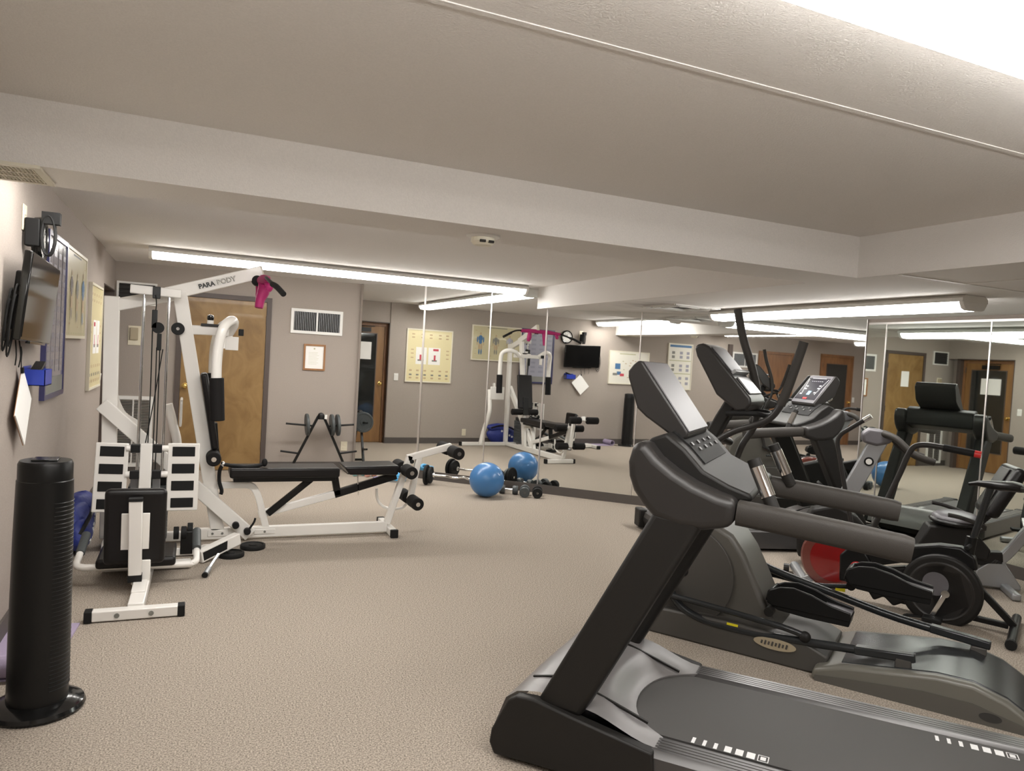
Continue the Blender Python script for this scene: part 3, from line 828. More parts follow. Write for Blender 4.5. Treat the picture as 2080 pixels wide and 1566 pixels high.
gbar('leg_lever', V(1.71, 0, .635), V(2.10, 0, .74), .05, .056, UZ)
gbar('leg_lever_drop', V(1.815, 0, .66), V(1.752, 0, .27), .048, .048)
MB().cyl(V(1.745, -.032, .61), V(1.745, .032, .61), .018, 12).build('lever_pivot', 'rubber', gym)
MB().tube([V(1.49, .12, .36), V(1.50, .12, .27), V(1.55, .12, .205), V(1.64, .12, .175), V(1.73, .12, .19), V(1.76, .08, .25)], .012, 8, 5).build('cable_loop', 'white', gym)
for x, z in ((.36, .135), (.445, .085)):
    MB().cyl(V(x, -.125, z), V(x, -.075, z), .026, 14).build('lock_knob', 'rubber', gym, bevel=.006)
MB().tube([V(.46, -.09, .10), V(.49, -.1, .15), V(.50, -.1, .185)], .008, 8, 4).build('pop_pin', 'rubber', gym)
# weight stack
for x in (-.325, -.165):
    MB().cyl(V(x, -.16, .06), V(x + (-.0), -.16, 1.84), .011, 10).build('guide_rod', 'chrome', gym)
gbar('stack_crossbar', V(-.415, -.16, 1.865), V(-.085, -.16, 1.855), .05, .062, UZ)
MB().box(V(-.245, -.19, 1.85), (.05, .03, .085)).build('crossbar_bracket', 'blackmetal', gym, bevel=.004)
for i in range(9):
    MB().b2(V(-.375, -.235, .085 + i * .043), V(-.115, -.085, .125 + i * .043)).build('weight_plate', 'iron', gym, bevel=.004)
MB().b2(V(-.36, -.22, .475), V(-.13, -.10, .53)).build('top_plate', 'blackmetal', gym, bevel=.004)
MB().cyl(V(-.245, -.16, .52), V(-.245, -.16, .66), .014, 10).build('selector_stem', 'chrome', gym)
pb = MB().box(V(-.25, -.22, 1.66), (.035, .05, .13)).build('pulley_block', 'blackmetal', gym, bevel=.004)
MB().cyl(V(-.225, -.245, 1.60), V(-.225, -.215, 1.60), .04, 18).build('pulley', 'rubber', pb)
MB().box(V(-.215, -.22, 1.50), (.03, .04, .12)).build('pulley_block', 'blackmetal', gym, bevel=.004)
for x0, x1, z0, z1 in ((-.262, -.262, .66, 1.62), (-.23, -.23, .3, 1.46), (-.21, -.21, .3, 1.46), (-.19, -.28, 1.45, .75), (-.245, -.25, 1.72, 1.83)):
    MB().tube([V(x0, -.21, z0), V((x0 + x1) / 2 + .004, -.212, (z0 + z1) / 2), V(x1, -.21, z1)], .004, 6, 3).build('cable', 'rubber', gym)
for x, y, z in ((.0, -.42, .17), (.04, -.36, .18), (-.05, -.34, .15), (.09, -.40, .08)):
    MB().cyl(V(x - .018, y, z), V(x + .018, y, z), .045, 18).build('pulley', 'rubber', gym, bevel=.004)
MB().b2(V(-.02, -.44, .02), V(.06, -.30, .18)).build('pulley_block', 'blackmetal', gym, bevel=.005)
gbar('base_cross', V(-.42, -.40, .035), V(.12, -.40, .035), .06, .055, UZ)
gbar('base_link', V(.05, -.40, .035), V(.05, 0, .035), .05, .05, UZ)
# leg press
gbar('leg_press_rail', V(-.225, -1.60, .045), V(-.20, -.15, .045), .082, .06, UZ)
MB().b2(V(-.262, -1.42, .07), V(-.188, -1.2, .085)).build('rail_collar', 'white', gym, bevel=.004)
ff = gbar('front_foot', V(-.43, -1.63, .034), V(-.01, -1.63, .034), .06, .056, UZ)
for x0 in (-.465, -.016): MB().bar(V(x0, -1.63, .033), V(x0 + .038, -1.63, .033), .066, .062, UZ).build('foot_cap', 'rubber', ff, bevel=.005)
q = MB()
for x in (-.31, -.145): q.cyl(V(x, -1.666, .034), V(x, -1.656, .034), .013, 10)
q.build('bolt', 'inkgrey', ff)
pp = gbar('pad_post', V(-.262, -1.275, .575), V(-.255, -1.225, .125), .072, .05, UY)
MB().bar(V(-.2545, -1.223, .125), V(-.254, -1.22, .085), .074, .052, UY).build('post_cap', 'rubber', pp)
MB().bar(V(-.262, -1.276, .574), V(-.2622, -1.277, .59), .074, .052, UY).build('post_cap', 'rubber', pp)
gbar('post_socket', V(-.225, -1.17, .20), V(-.225, -1.17, .05), .10, .05, UY)
RX = Matrix.Rotation(.09, 3, 'X')
MB().box(V(-.265, -1.17, .40), (.33, .07, .46), RX).build('leg_press_back_pad', 'black', gym, bevel=.03, seg=4)
MB().box(V(-.262, -1.218, .38), (.15, .012, .22), RX).build('pad_plate', 'white', gym, bevel=.003)
MB().b2(V(-.48, -1.06, .115), V(-.04, -.68, .175)).build('leg_press_seat_pad', 'black', gym, bevel=.02, seg=3)
uh = MB().tube([V(-.565, -.74, .25), V(-.58, -.93, .165), V(-.582, -.99, .14), V(-.555, -1.02, .128), V(-.45, -1.02, .122), V(0, -1.02, .112), V(.055, -1.02, .118), V(.078, -.99, .125), V(.08, -.93, .15), V(.078, -.74, .24)], .02, 12, 5).build('side_handle', 'white', gym)
for x, s in ((-.565, -1), (.078, 1)):
    MB().cyl(V(x, -.73, .256), V(x + (.002 if s > 0 else -.012), -.9, .18), .026, 14).build('grip', 'iron', uh)
gbar('seat_cross', V(-.47, -.72, .035), V(.05, -.72, .035), .055, .05, UZ)
for x0, x1 in ((-.56, -.36), (-.125, .08)):
    cx = (x0 + x1) / 2 - (.01 if x0 < -.3 else 0)
    Rp = Matrix.Rotation(.03 if x0 < -.3 else .0, 3, 'Y')
    pt = MB().box(V(cx, -.42, .565), (x1 - x0, .014, .475), Rp).build('foot_plate', 'white', gym, bevel=.012, seg=3)
    for i in range(4):
        o_ = Rp @ Vector((0, 0, .18 - i * .12))
        MB().box(V(cx + o_.x, -.4285, .565 + o_.z), (.145, .005, .068), Rp).build('grip_pad', 'rubber', pt, bevel=.006)
gbar('foot_plate_post', V(-.258, -.42, .80), V(-.262, -.42, .05), .075, .05, UY)
for z in (.765, .585):
    MB().cyl(V(-.38, -.42, z), V(-.12, -.42, z), .022, 12).build('axle', 'white', gym)
    for x in (-.325, -.19): MB().box(V(x, -.42, z), (.058, .06, .055)).build('axle_clamp', 'rubber', gym, bevel=.004)
for x in (-.325, -.19): gbar('plate_link', V(x, -.40, .56), V(x, -.30, .30), .05, .03, UY, 'silver')
# low row foot rest
fr_ = gbar('low_foot_rest', V(.10, -.62, .045), V(.36, -.42, .115), .06, .085, UZ)
MB().bar(V(.128, -.634, .049), V(.372, -.444, .1165), .006, .06, UZ).build('rubber_face', 'rubber', fr_)
gbar('rest_arm', V(.30, -.46, .06), V(.12, -.40, .05), .045, .045, UZ)

# things on and round the gym
lb = thing('lat_bar', 'long black bent lat bar hanging from the top arm of the multi gym', 'pull bar', (.47, 6.0, 2.0))
MB().tube([(.05, .62, -.10), (.02, .47, -.02), (0, .33, .015), (0, 0, .015), (0, -.35, .015), (.02, -.55, -.03), (.085, -.80, -.125)], .014, 10, 5).build('bar', 'blackmetal', lb)
MB().tube([(.03, -.60, -.05), (.05, -.68, -.07), (.085, -.80, -.125)], .02, 12, 4).build('grip', 'rubber', lb)
MB().tube([(.06, .64, -.11), (.02, .48, -.03)], .02, 12, 1).build('grip', 'rubber', lb)
MB().tube([(0, 0, .0), (-.01, 0, .03), (.0, 0, .05)], .008, 8, 3).build('hook', 'chrome', lb)
q = MB()
q.tube([(0, .30, .012), (.0, .1, .02), (.0, -.2, .015), (.01, -.42, .0)], [.024, .034, .034, .022], 12, 5)
q.tube([(.0, -.12, .0), (.01, -.14, -.07), (-.01, -.15, -.13), (-.02, -.16, -.2)], [.03, .045, .035, .03], 10, 5)
q.tube([(.0, .14, .0), (.012, .15, -.08), (.0, .16, -.15)], [.03, .04, .025], 10, 5)
q.tube([(.01, -.34, -.01), (.03, -.36, -.05), (.02, -.36, -.08)], [.022, .03, .02], 10, 5)
tag(q.build('workout_wrap', 'magenta'), 'magenta cloth wrapped round the lat bar of the multi gym', 'cloth').location = (.47, 6.0, 2.0)
rope = thing('triceps_rope', 'black braided rope draped from the multi gym over the bench end', 'rope', (.25, 5.93, .60))
MB().tube([(0, 0, 0), (.08, 0, -.012), (.18, 0, -.02), (.28, 0, -.005), (.30, .0, .03)], .014, 8, 5).build('strand', 'rubber', rope)
MB().tube([(0, 0, 0), (-.02, 0, -.05), (-.02, 0, -.13), (.0, 0, -.2), (-.005, 0, -.23)], .014, 8, 5).build('strand', 'rubber', rope)
MB().ell((.302, 0, .012), (.022, .022, .032), 14, 10).build('end_stop', 'rubber', rope)
MB().ell((0, 0, .0), (.018, .018, .022), 12, 8).build('eye', 'chrome', rope)
ch = thing('cable_handle', 'short chrome cable handle lying on the carpet by the low foot rest', 'handle', (.17, 5.16, 0))
MB().tube([(.05, .14, .075), (.02, .06, .055), (-.015, -.05, .03)], .013, 10, 3).build('shaft', 'chrome', ch)
MB().tube([(-.01, -.03, .033), (-.035, -.12, .019)], .018, 12, 1).build('grip', 'silver', ch)
MB().cyl((-.033, -.115, .02), (-.037, -.13, .018), .0185, 12).build('end_cap', 'rubber', ch)

def wplate(name, label, loc, r, h_, rot=None, m='rubber', group=None):
    root = thing(name, label, 'weight plate', loc, 0, group)
    R = rot
    MB().lathe([(.014, -h_ / 2), (r * .96, -h_ / 2), (r, -h_ * .3), (r, h_ * .3), (r * .96, h_ / 2), (r * .82, h_ / 2), (r * .78, h_ * .32), (r * .34, h_ * .32), (r * .3, h_ / 2), (.014, h_ / 2)], (0, 0, 0), 32, R).build('disc', m, root)
    MB().lathe([(.004, -h_ * .52), (.015, -h_ * .52), (.015, h_ * .52), (.004, h_ * .52)], (0, 0, 0), 16, R).build('bore', 'darkgap', root)
    return root
wplate('weight_plate', 'nearer of two black weight plates lying flat on the carpet under the bench rail', (.315, 5.52, .016), .09, .032)
wplate('weight_plate', 'farther of two black weight plates lying flat on the carpet under the bench rail', (.475, 5.71, .016), .09, .032)
# plate rack
rk = thing('plate_rack', 'black A-frame plate rack in front of the back wall', 'weight rack', (1.485, 9.14, 0))
for s in (-1, 1):
    MB().bar((s * .03, 0, .70), (s * .345, 0, .02), .03, .03, (1, 0, 0)).build('leg', 'blackmetal', rk, bevel=.003)
    MB().bar((s * .345, -.16, .015), (s * .345, .14, .015), .03, .03).build('foot', 'blackmetal', rk, bevel=.003)
    MB().cyl((s * .085, 0, .575), (s * .41, 0, .60), .012, 10).build('peg', 'blackmetal', rk)
    MB().cyl((s * .24, 0, .235), (s * .46, 0, .265), .012, 10).build('peg', 'blackmetal', rk)
MB().lathe([(.04, -.02), (.045, .02), (.03, .05), (.008, .06)], (0, 0, .68), 16).build('top_cap', 'blackmetal', rk)
MB().box((.055, -.02, .69), (.03, .03, .05)).build('label_tag', 'whitematte', rk)
for x, lab in ((1.325, 'grey weight plate on the left upper peg of the plate rack'), (1.625, 'inner grey weight plate on the right upper peg of the plate rack'), (1.695, 'outer grey weight plate on the right upper peg of the plate rack')):
    wplate('weight_plate', lab, (x, 9.14, .59), .135, .034, Matrix.Rotation(PI / 2 - .07, 3, 'Y'), 'iron', 'plates on the rack')
# curl bar with plates
P0 = Vector((2.60, 8.20, .118)); P1 = Vector((3.32, 7.74, .118)); dd = (P1 - P0).normalized()
cb_ = thing('curl_bar', 'chrome zigzag curl bar lying on the carpet behind the blue ball', 'barbell', (P0.x, P0.y, 0), math.atan2(dd.y, dd.x))
L = (P1 - P0).length
R90y = Matrix.Rotation(PI / 2, 3, 'Y')
MB().tube([(-.06, 0, .118), (.16, 0, .118), (.22, 0, .118), (.30, -.055, .118), (.36, -.055, .118), (L / 2, .02, .118), (L - .36, -.055, .118), (L - .30, -.055, .118), (L - .22, 0, .118), (L + .06, 0, .118)], .0135, 12, 3).build('bar', 'chrome', cb_)
for x in (.07, L - .07): MB().cyl((x - .012, 0, .118), (x + .012, 0, .118), .028, 14).build('collar', 'chrome', cb_)
for k, (x, r, lab) in enumerate(((-.02, .118, 'outer black plate on the left end of the curl bar'), (.03, .10, 'inner black plate on the left end of the curl bar'), (L - .03, .10, 'inner grey plate on the right end of the curl bar'), (L + .02, .118, 'outer black plate on the right end of the curl bar'))):
    p_ = P0 + dd * x
    o = wplate('weight_plate', lab, (p_.x, p_.y, .118), r, .03, R90y, 'iron' if k == 2 else 'rubber', 'plates on the curl bar')
    o.rotation_euler = (0, 0, math.atan2(dd.y, dd.x))
def dumbbell(label, loc, rz, m='iron', r=.058, L_=.21, hm='chrome', group='dumbbells on the floor'):
    root = thing('dumbbell', label, 'dumbbell', loc, rz, group)
    MB().cyl((-L_ / 2, 0, r), (L_ / 2, 0, r), .014, 12).build('handle', hm, root)
    for s in (-1, 1):
        x0, x1 = s * L_ / 2 * .42, s * L_ / 2
        MB().lathe([(r * .9, min(x0, x1)), (r, min(x0, x1) + .01), (r, max(x0, x1) - .01), (r * .9, max(x0, x1))], (0, 0, r), 20, R90y).build('head', m, root)
    return root
dumbbell('left of two grey dumbbells at the foot of the mirror beside the blue ball', (3.49, 7.40, 0), 1.12)
dumbbell('right of two grey dumbbells at the foot of the mirror beside the blue ball', (3.62, 7.34, 0), 1.12, 'rubber')
dumbbell('chrome handled dumbbell lying across between the blue ball and the mirror', (3.36, 7.55, 0), -.5, 'iron', .05)
dumbbell('small pale teal dumbbell on the carpet beside the plate rack', (1.93, 8.85, 0), .2, 'teal', .035, .15, 'teal')
dumbbell('small pink dumbbell on the carpet beyond the bench seat', (2.06, 8.80, 0), .5, 'pink', .035, .15, 'pink')
bn = thing('resistance_band', 'light blue rubber resistance band heaped on the carpet beyond the bench', 'exercise band', (2.29, 8.45, 0))
q = MB()
for k in range(3):
    q.tube([(.10 * math.cos(t) + .02 * k, .07 * math.sin(t), .03 + .03 * k + .012 * math.sin(2 * t + k)) for t in [i * PI / 6 for i in range(13)]], .018, 8, 3)
q.build('coil', 'cyan', bn)
MB().tube([(-.1, 0, .03), (-.2, .05, .035), (-.27, .02, .03)], .02, 8, 4).build('handle', 'violet', bn)
tag(MB().ell((3.03, 7.42, .19), (.192, .192, .19), 40, 24).build('exercise_ball', 'ballblue'), 'shiny blue exercise ball on the carpet in front of the mirror', 'exercise ball')

# ------------------------------------------------------------------ treadmills (local x = front to rear, y = across, z up)
def treadmill(label, loc, rz):
    r = thing('treadmill', label, 'treadmill', loc, rz, 'treadmills')
    L_ = 1.98
    MB().b2((.05, .02, .03), (L_ - .05, .70, .135)).build('deck_frame', 'tread_black', r, bevel=.01)
    MB().prism([(.40, .16), (.40, .18), (L_ - .09, .18), (L_ - .05, .165), (L_ - .04, .12), (L_ - .06, .08), (.42, .08)], .06, .645).build('belt', 'belt', r)
    for y0, y1 in ((-.085, .052), (.652, .79)):
        pr = [(y0, .03), (y0, .165), (y0 + .012, .18)]
        k = 5
        for i in range(k):
            a_ = y0 + .02 + (y1 - y0 - .04) * i / k; b_ = y0 + .02 + (y1 - y0 - .04) * (i + .72) / k
            pr += [(a_, .187), (b_, .187), (b_ + .003, .181)]
        pr += [(y1 - .01, .182), (y1, .17), (y1, .03)]
        MB().prism(pr, .57, L_ - .07, 'x').build('side_rail', 'rail', r)
        MB().b2((L_ - .075, y0 - .005, .02), (L_, y1 + .005, .19)).build('end_cap', 'tread_black', r, bevel=.012)
    MB().cyl((L_ - .085, .02, .10), (L_ - .085, .69, .10), .05, 16).build('rear_roller', 'tread_black', r)
    # hood with concave rear edge
    q = MB(); nu, nv = 14, 18
    ht = [(-.045, .10), (-.02, .20), (.03, .252), (.12, .275), (.22, .272), (.30, .258)]
    def hz(u):
        for i in range(len(ht) - 1):
            if u <= ht[i + 1][0]:
                t = (u - ht[i][0]) / (ht[i + 1][0] - ht[i][0]); return ht[i][1] + (ht[i + 1][1] - ht[i][1]) * t
        return ht[-1][1]
    vs = []; fs = []
    for j in range(nv + 1):
        v_ = -.055 + .815 * j / nv
        k = (v_ - .3525) / .29
        ue = .59 - (.17 * math.sqrt(max(0, 1 - k * k)) if abs(k) < 1 else 0)
        for i in range(nu + 1):
            t = i / nu
            if t < .55:
                u = -.045 + (.30 + .045) * t / .55; z = hz(u)
            else:
                tt = (t - .55) / .45; u = .30 + (ue - .30) * tt; z = .258 + (.186 - .258) * (tt * tt * (3 - 2 * tt))
            z += .012 * max(0, 1 - ((v_ - .35) / .3) ** 2) * max(0, 1 - abs(u - .15) / .25)
            vs.append((u, v_, z))
        vs.append((ue, v_, .10))
    w_ = nu + 2
    for j in range(nv):
        for i in range(nu + 1): fs.append((j * w_ + i, (j + 1) * w_ + i, (j + 1) * w_ + i + 1, j * w_ + i + 1))
    q.add(vs, fs); q.build('motor_hood', 'hood', r)
    q = MB()
    for v_ in (.09, .62):
        q.sweep([(.05, v_, .262), (.13, v_, .281), (.24, v_, .277), (.32, v_, .257), (.42, v_, .228), (.52, v_, .198)], [(-.005, -.006), (.005, -.006), (.005, .003), (-.005, .003)])
    q.build('hood_seam', 'tread_black', r, smooth=False)
    side = [(-.042, .055), (-.036, .105), (.028, .235), (.06, .256), (.13, .262), (.30, .232), (.585, .185), (.60, .03), (-.02, .012)]
    for a_, b_ in ((-.10, -.05), (.755, .805)):
        MB().prism(side, a_, b_).build('side_cover', 'tread_black', r, bevel=.008)
    for y_ in (-.04, .745):
        MB().cyl((.03, y_ - .03, .035), (.03, y_ + .03, .035), .034, 16).build('transport_wheel', 'rubber', r)
    # uprights, shoulders and arms
    for y0, y1, s in ((-.075, .035, 1), (.67, .78, -1)):
        MB().prism([(.128, .235), (.305, .225), (.70, 1.0), (.528, 1.02)], y0, y1).build('upright', 'tread_black', r, bevel=.02, seg=3)
        sh = MB()
        sh.prism([(.452, 1.262), (.435, 1.23), (.424, 1.18), (.43, 1.13), (.45, 1.08), (.485, 1.035), (.53, .995), (.62, .975), (.70, .975), (.795, 1.0), (.803, 1.088), (.74, 1.103), (.66, 1.13), (.59, 1.165), (.53, 1.205), (.49, 1.25)], y0 - .006, y1 + .012)
        sh.build('shoulder', 'tread_grey', r, bevel=.03, seg=4)
        yc = (y0 + y1) / 2
        pts = [(.802, yc, 1.045), (.95, yc, 1.035), (1.15, yc, 1.018), (1.30, yc, 1.003), (1.325, yc, 1.0)]
        pr = []
        for k in range(16):
            t = 2 * PI * k / 16; cx, cy = math.cos(t), math.sin(t)
            pr.append((math.copysign(abs(cx) ** .6, cx) * .043, math.copysign(abs(cy) ** .6, cy) * .042))
        profs = [pr] * 4 + [[(a_ * .9, b_ * .9) for a_, b_ in pr]]
        MB().sweep(pts, profs).build('arm_rest', 'armfoam', r)
        g_ = MB().tube([(.915, yc + s * .03, 1.06), (.885, yc + s * .04, 1.12), (.835, yc + s * .05, 1.225)], .023, 14, 4).build('pulse_grip', 'tread_black', r)
        MB().tube([(.893, yc + s * .038, 1.105), (.848, yc + s * .048, 1.20)], .0245, 14, 1).build('sensor_plate', 'chrome', g_)
    # console
    MB().prism([(.45, 1.10), (.445, 1.2), (.47, 1.26), (.53, 1.285), (.60, 1.235), (.67, 1.165), (.76, 1.125), (.84, 1.10), (.84, 1.075), (.72, 1.06), (.60, 1.05)], .03, .675).build('console_base', 'tread_black', r, bevel=.015, seg=3)
    q = MB(); q.prism([(.535, 1.287), (.60, 1.241), (.66, 1.181), (.655, 1.175), (.595, 1.232), (.53, 1.28)], .12, .58)
    cp = q.build('key_panel', 'rubber', r)
    q = MB()
    for i in range(8): q.box((.60 + .02 * (i % 2), .16 + .055 * i, 1.243 - .02 * (i % 2)), (.014, .024, .006), Matrix.Rotation(.75, 3, 'Y'))
    q.build('keys', 'tread_grey', cp)
    con = MB().prism([(.36, 1.525), (.378, 1.541), (.395, 1.54), (.585, 1.285), (.582, 1.262), (.55, 1.25), (.42, 1.33), (.385, 1.36), (.343, 1.475), (.342, 1.50)], .145, .53).build('console', 'tread_grey', r, bevel=.014, seg=3)
    CY = .3375
    # display face, printed ticks, status window lie on the sloping user side
    n_ = Vector((.255, 0, .19)).normalized()      # face normal (towards user, up)
    e1 = Vector((.19, 0, -.255)).normalized()     # down the face
    o0 = Vector((.398, 0, 1.538))
    Rf = Matrix((e1, Vector((0, 1, 0)), n_)).transposed()
    def face(d, y, off): return o0 + e1 * d + Vector((0, y, 0)) + n_ * off
    MB().box(face(.158, CY, .001), (.315, .372, .006), Rf).build('face_plate', 'console', con, bevel=.003)
    sc_ = MB().box(face(.155, CY, .003), (.25, .34, .006), Rf).build('display', 'screen', con, bevel=.003)
    q = MB()
    for s in (-1, 1):
        for k in range(13):
            q.box(face(.05 + .014 * k, CY + s * (.155 - .004 * k), .0066), (.006, .012, .002), Rf)
    for k in range(9): q.box(face(.035, CY - .10 + .025 * k, .0066), (.004, .02, .002), Rf)
    for k in range(6): q.box(face(.07, CY - .08 + .032 * k, .0066), (.003, .018, .002), Rf)
    for dy, dx in ((-.1, .13), (-.1, .16), (.1, .12), (.1, .15), (.09, .2), (-.12, .22)): q.box(face(dx, CY + dy, .0066), (.012, .03, .002), Rf)
    q.build('printed_ticks', 'led', con, smooth=False)
    MB().box(face(.205, CY, .0055), (.045, .05, .003), Rf).build('status_window', 'lcd', con, smooth=False)
    MB().box(face(.268, CY, .006), (.02, .06, .01), Rf).build('safety_key', 'redbright', con, bevel=.002)
    # printed squares on the belt
    def sq(u, v_, du, dv): q.b2((u - du / 2, v_ - dv / 2, .1804), (u + du / 2, v_ + dv / 2, .1812))
    for base, vv in ((.69, .085), (1.50, .60)):
        q = MB()
        for k, du in enumerate((.012, .012, .013, .024, .026, .028)): sq(base + .039 * k + (.004 if k > 2 else 0), vv, du, .042)
        u0 = base + .24
        sq(u0, vv, .018, .024)
        for dv in (-.021, .021): sq(u0, vv + dv, .036, .003)
        for du in (-.017, .017): sq(u0 + du, vv, .003, .042)
        q.build('belt_print', 'led', r, smooth=False)
    return r
t1 = treadmill('black treadmill nearest the viewer at the lower right of the picture', (1.2, 2.55, 0), math.radians(-49))
t2 = copy_tree(t1)
t2.location = (5.831, 5.268, 0); t2.rotation_euler = (0, 0, math.radians(165))
for ch in list(t1.children):
    if ch.name.split('.')[0] == 'console':
        for g_ in list(ch.children):
            if not g_.name.startswith('face_plate'): bpy.data.objects.remove(g_)
t2['label'] = 'black treadmill facing the corner mirrors behind the elliptical and bikes'

# ------------------------------------------------------------------ elliptical trainer
el = thing('elliptical_trainer', 'dark grey elliptical trainer between the near treadmill and the bikes', 'elliptical trainer', (2.45, 3.41, 0), math.radians(-56))
def rpoly(cx, cz, r_, n=36, sx=1.0): return [(cx + sx * r_ * math.cos(2 * PI * k / n), cz + r_ * math.sin(2 * PI * k / n)) for k in range(n)]
MB().prism([(-.20, .02), (-.21, .22), (-.17, .42), (-.08, .56), (.05, .645), (.18, .675), (.29, .665), (.385, .62), (.455, .53), (.52, .41), (.59, .27), (.66, .16), (.66, .02)], .13, .47).build('drive_shroud', 'ell_grey', el, bevel=.03, seg=3)
dc = MB().prism(rpoly(.13, .355, .285), .117, .135).build('shroud_disc', 'ell_dark', el, bevel=.004)
MB().cyl((.13, .114, .37), (.13, .12, .37), .028, 18).build('hub_hole', 'blackmetal', dc)
MB().prism([(-.22, .0), (-.23, .12), (.0, .15), (.45, .165), (.80, .155), (.93, .10), (.90, .0)], .055, .545).build('front_base', 'ell_dark', el, bevel=.012)
bd = MB().prism(rpoly(.665, .105, .03, 28, 3.6), .049, .058).build('badge', 'tan', el)
q = MB()
for k in range(8): q.box((.60 + .018 * k, .048, .105), (.009, .002, .018 + .006 * (k % 2)), Matrix.Rotation(.2, 3, 'Y'))
q.build('badge_marks', 'ell_dark', bd, smooth=False)
rp_ = MB().prism([(.86, .0), (.87, .06), (1.0, .105), (1.2, .135), (1.4, .165), (1.55, .165), (1.68, .125), (1.80, .05), (1.84, .0)], -.02, .62).build('rear_ramp', 'ell_ramp', el, bevel=.02, seg=3)
MB().prism([(.99, .107), (1.2, .139), (1.4, .170), (1.55, .170), (1.68, .131), (1.78, .068), (1.7, .06), (1.5, .1), (1.0, .09)], .03, .57).build('roller_track', 'ell_rail', rp_, bevel=.006)
MB().prism([(.88, .0), (.88, .03), (1.05, .052), (1.35, .085), (1.55, .085), (1.78, .03), (1.82, .0)], -.024, -.018).build('side_band', 'ell_grey', rp_)
MB().prism(rpoly(1.62, .04, .02, 24, 2.2), -.026, -.02).build('side_port', 'darkgap', rp_)
# rails and rollers
for yv, pts, rx in ((.07, [(.06, .30), (.12, .20), (.25, .14), (.45, .128), (.62, .135), (.9, .158), (1.31, .200)], 1.26), (.52, [(.30, .46), (.45, .40), (.62, .355), (.88, .305), (1.2, .245), (1.62, .205)], 1.57)):
    rl = MB().tube([(x, yv, z) for x, z in pts], .022, 12, 4).build('pedal_rail', 'ell_rail', el)
    e0, e1_ = pts[-2], pts[-1]
    MB().bar((e0[0] + (e1_[0] - e0[0]) * .35, yv, e0[1] + (e1_[1] - e0[1]) * .35), (e1_[0], yv, e1_[1]), .055, .042).build('rail_sleeve', 'ell_rail', rl, bevel=.008)
    MB().b2((rx - .035, yv - .028, .135 if rx < 1.4 else .15), (rx + .035, yv + .028, .19)).build('roller_bracket', 'ell_dark', rl, bevel=.006)
    dx = 0 if yv < .3 else .34; dz = 0 if yv < .3 else .12
    y0p, y1p = (yv + .035, yv + .165) if yv < .3 else (yv - .13, yv)
    q = MB()
    q.prism([(.60 + dx, .33 + dz), (.72 + dx, .345 + dz), (.93 + dx, .325 + dz), (1.015 + dx, .315 + dz), (1.005 + dx, .262 + dz), (.80 + dx, .262 + dz), (.66 + dx, .27 + dz), (.60 + dx, .30 + dz)], y0p, y1p)
    rim = [(.595 + dx, .335 + dz), (.61 + dx, .372 + dz), (.66 + dx, .395 + dz), (.73 + dx, .405 + dz), (.82 + dx, .388 + dz), (.92 + dx, .352 + dz), (1.01 + dx, .335 + dz), (1.01 + dx, .29 + dz), (.62 + dx, .29 + dz)]
    q.prism(rim, y0p - .004, y0p + .012); q.prism(rim, y1p - .012, y1p + .004)
    q.prism([(.59 + dx, .31 + dz), (.60 + dx, .365 + dz), (.625 + dx, .385 + dz), (.635 + dx, .37 + dz), (.62 + dx, .31 + dz)], y0p, y1p)
    pd = q.build('pedal', 'blackmetal', el, bevel=.005)
    MB().prism([(.88 + dx, .338 + dz), (.94 + dx, .331 + dz), (1.01 + dx, .322 + dz), (1.01 + dx, .314 + dz), (.88 + dx, .326 + dz)], y0p + .016, y1p - .016).build('tread_pad', 'console', pd)
    MB().cyl((.62 + dx, yv, .26 + dz), (.62 + dx, yv + (.05 if yv < .3 else -.05), .26 + dz), .025, 12).build('pedal_joint', 'tread_black', pd)
lr = MB().tube([(-.01, .05, .24), (.2, .045, .235), (.46, .045, .222), (.70, .05, .205), (.80, .06, .185)], .016, 10, 3).build('link_rod', 'ell_rail', el)
MB().ell((.81, .06, .178), (.03, .028, .03), 14, 10).build('joint', 'tread_black', lr)
MB().tube([(.35, .56, .33), (.55, .555, .335), (.75, .55, .325), (.95, .54, .36)], .014, 10, 3).build('link_rod', 'ell_rail', el)
q = MB(); q.box((.44, .062, .153), (.06, .02, .012)); q.box((.90, .537, .335), (.05, .01, .022)); q.build('warning_sticker', 'yellow', el)
# mast, console, arms
MB().sweep([(.06, .30, .62), (.09, .30, .85), (.16, .30, 1.08), (.24, .30, 1.25), (.32, .30, 1.40)], [(-.045, -.035), (.045, -.035), (.045, .035), (-.045, .035)], (1, 0, 0)).build('mast', 'tread_black', el, bevel=.01)
con = MB().prism([(.10, 1.645), (.112, 1.668), (.145, 1.675), (.18, 1.66), (.43, 1.385), (.437, 1.35), (.41, 1.315), (.36, 1.305), (.24, 1.39), (.115, 1.60)], .14, .46).build('console', 'tread_grey', el, bevel=.018, seg=3)
n_ = Vector((.275, 0, .25)).normalized(); e1 = Vector((.25, 0, -.275)).normalized()
Rf = Matrix((e1, Vector((0, 1, 0)), n_)).transposed(); oc = Vector((.182, 0, 1.662))
MB().box(oc + e1 * .11 + Vector((0, .30, 0)) + n_ * .002, (.2, .26, .006), Rf).build('display', 'console', con, bevel=.003)
MB().box(oc + e1 * .20 + Vector((0, .30, 0)) + n_ * .012, (.02, .28, .03), Rf).build('book_ledge', 'silver', con, bevel=.004)
MB().box(oc + e1 * .29 + Vector((0, .30, 0)) + n_ * .003, (.12, .24, .01), Rf).build('key_pad', 'silver', con, bevel=.004)
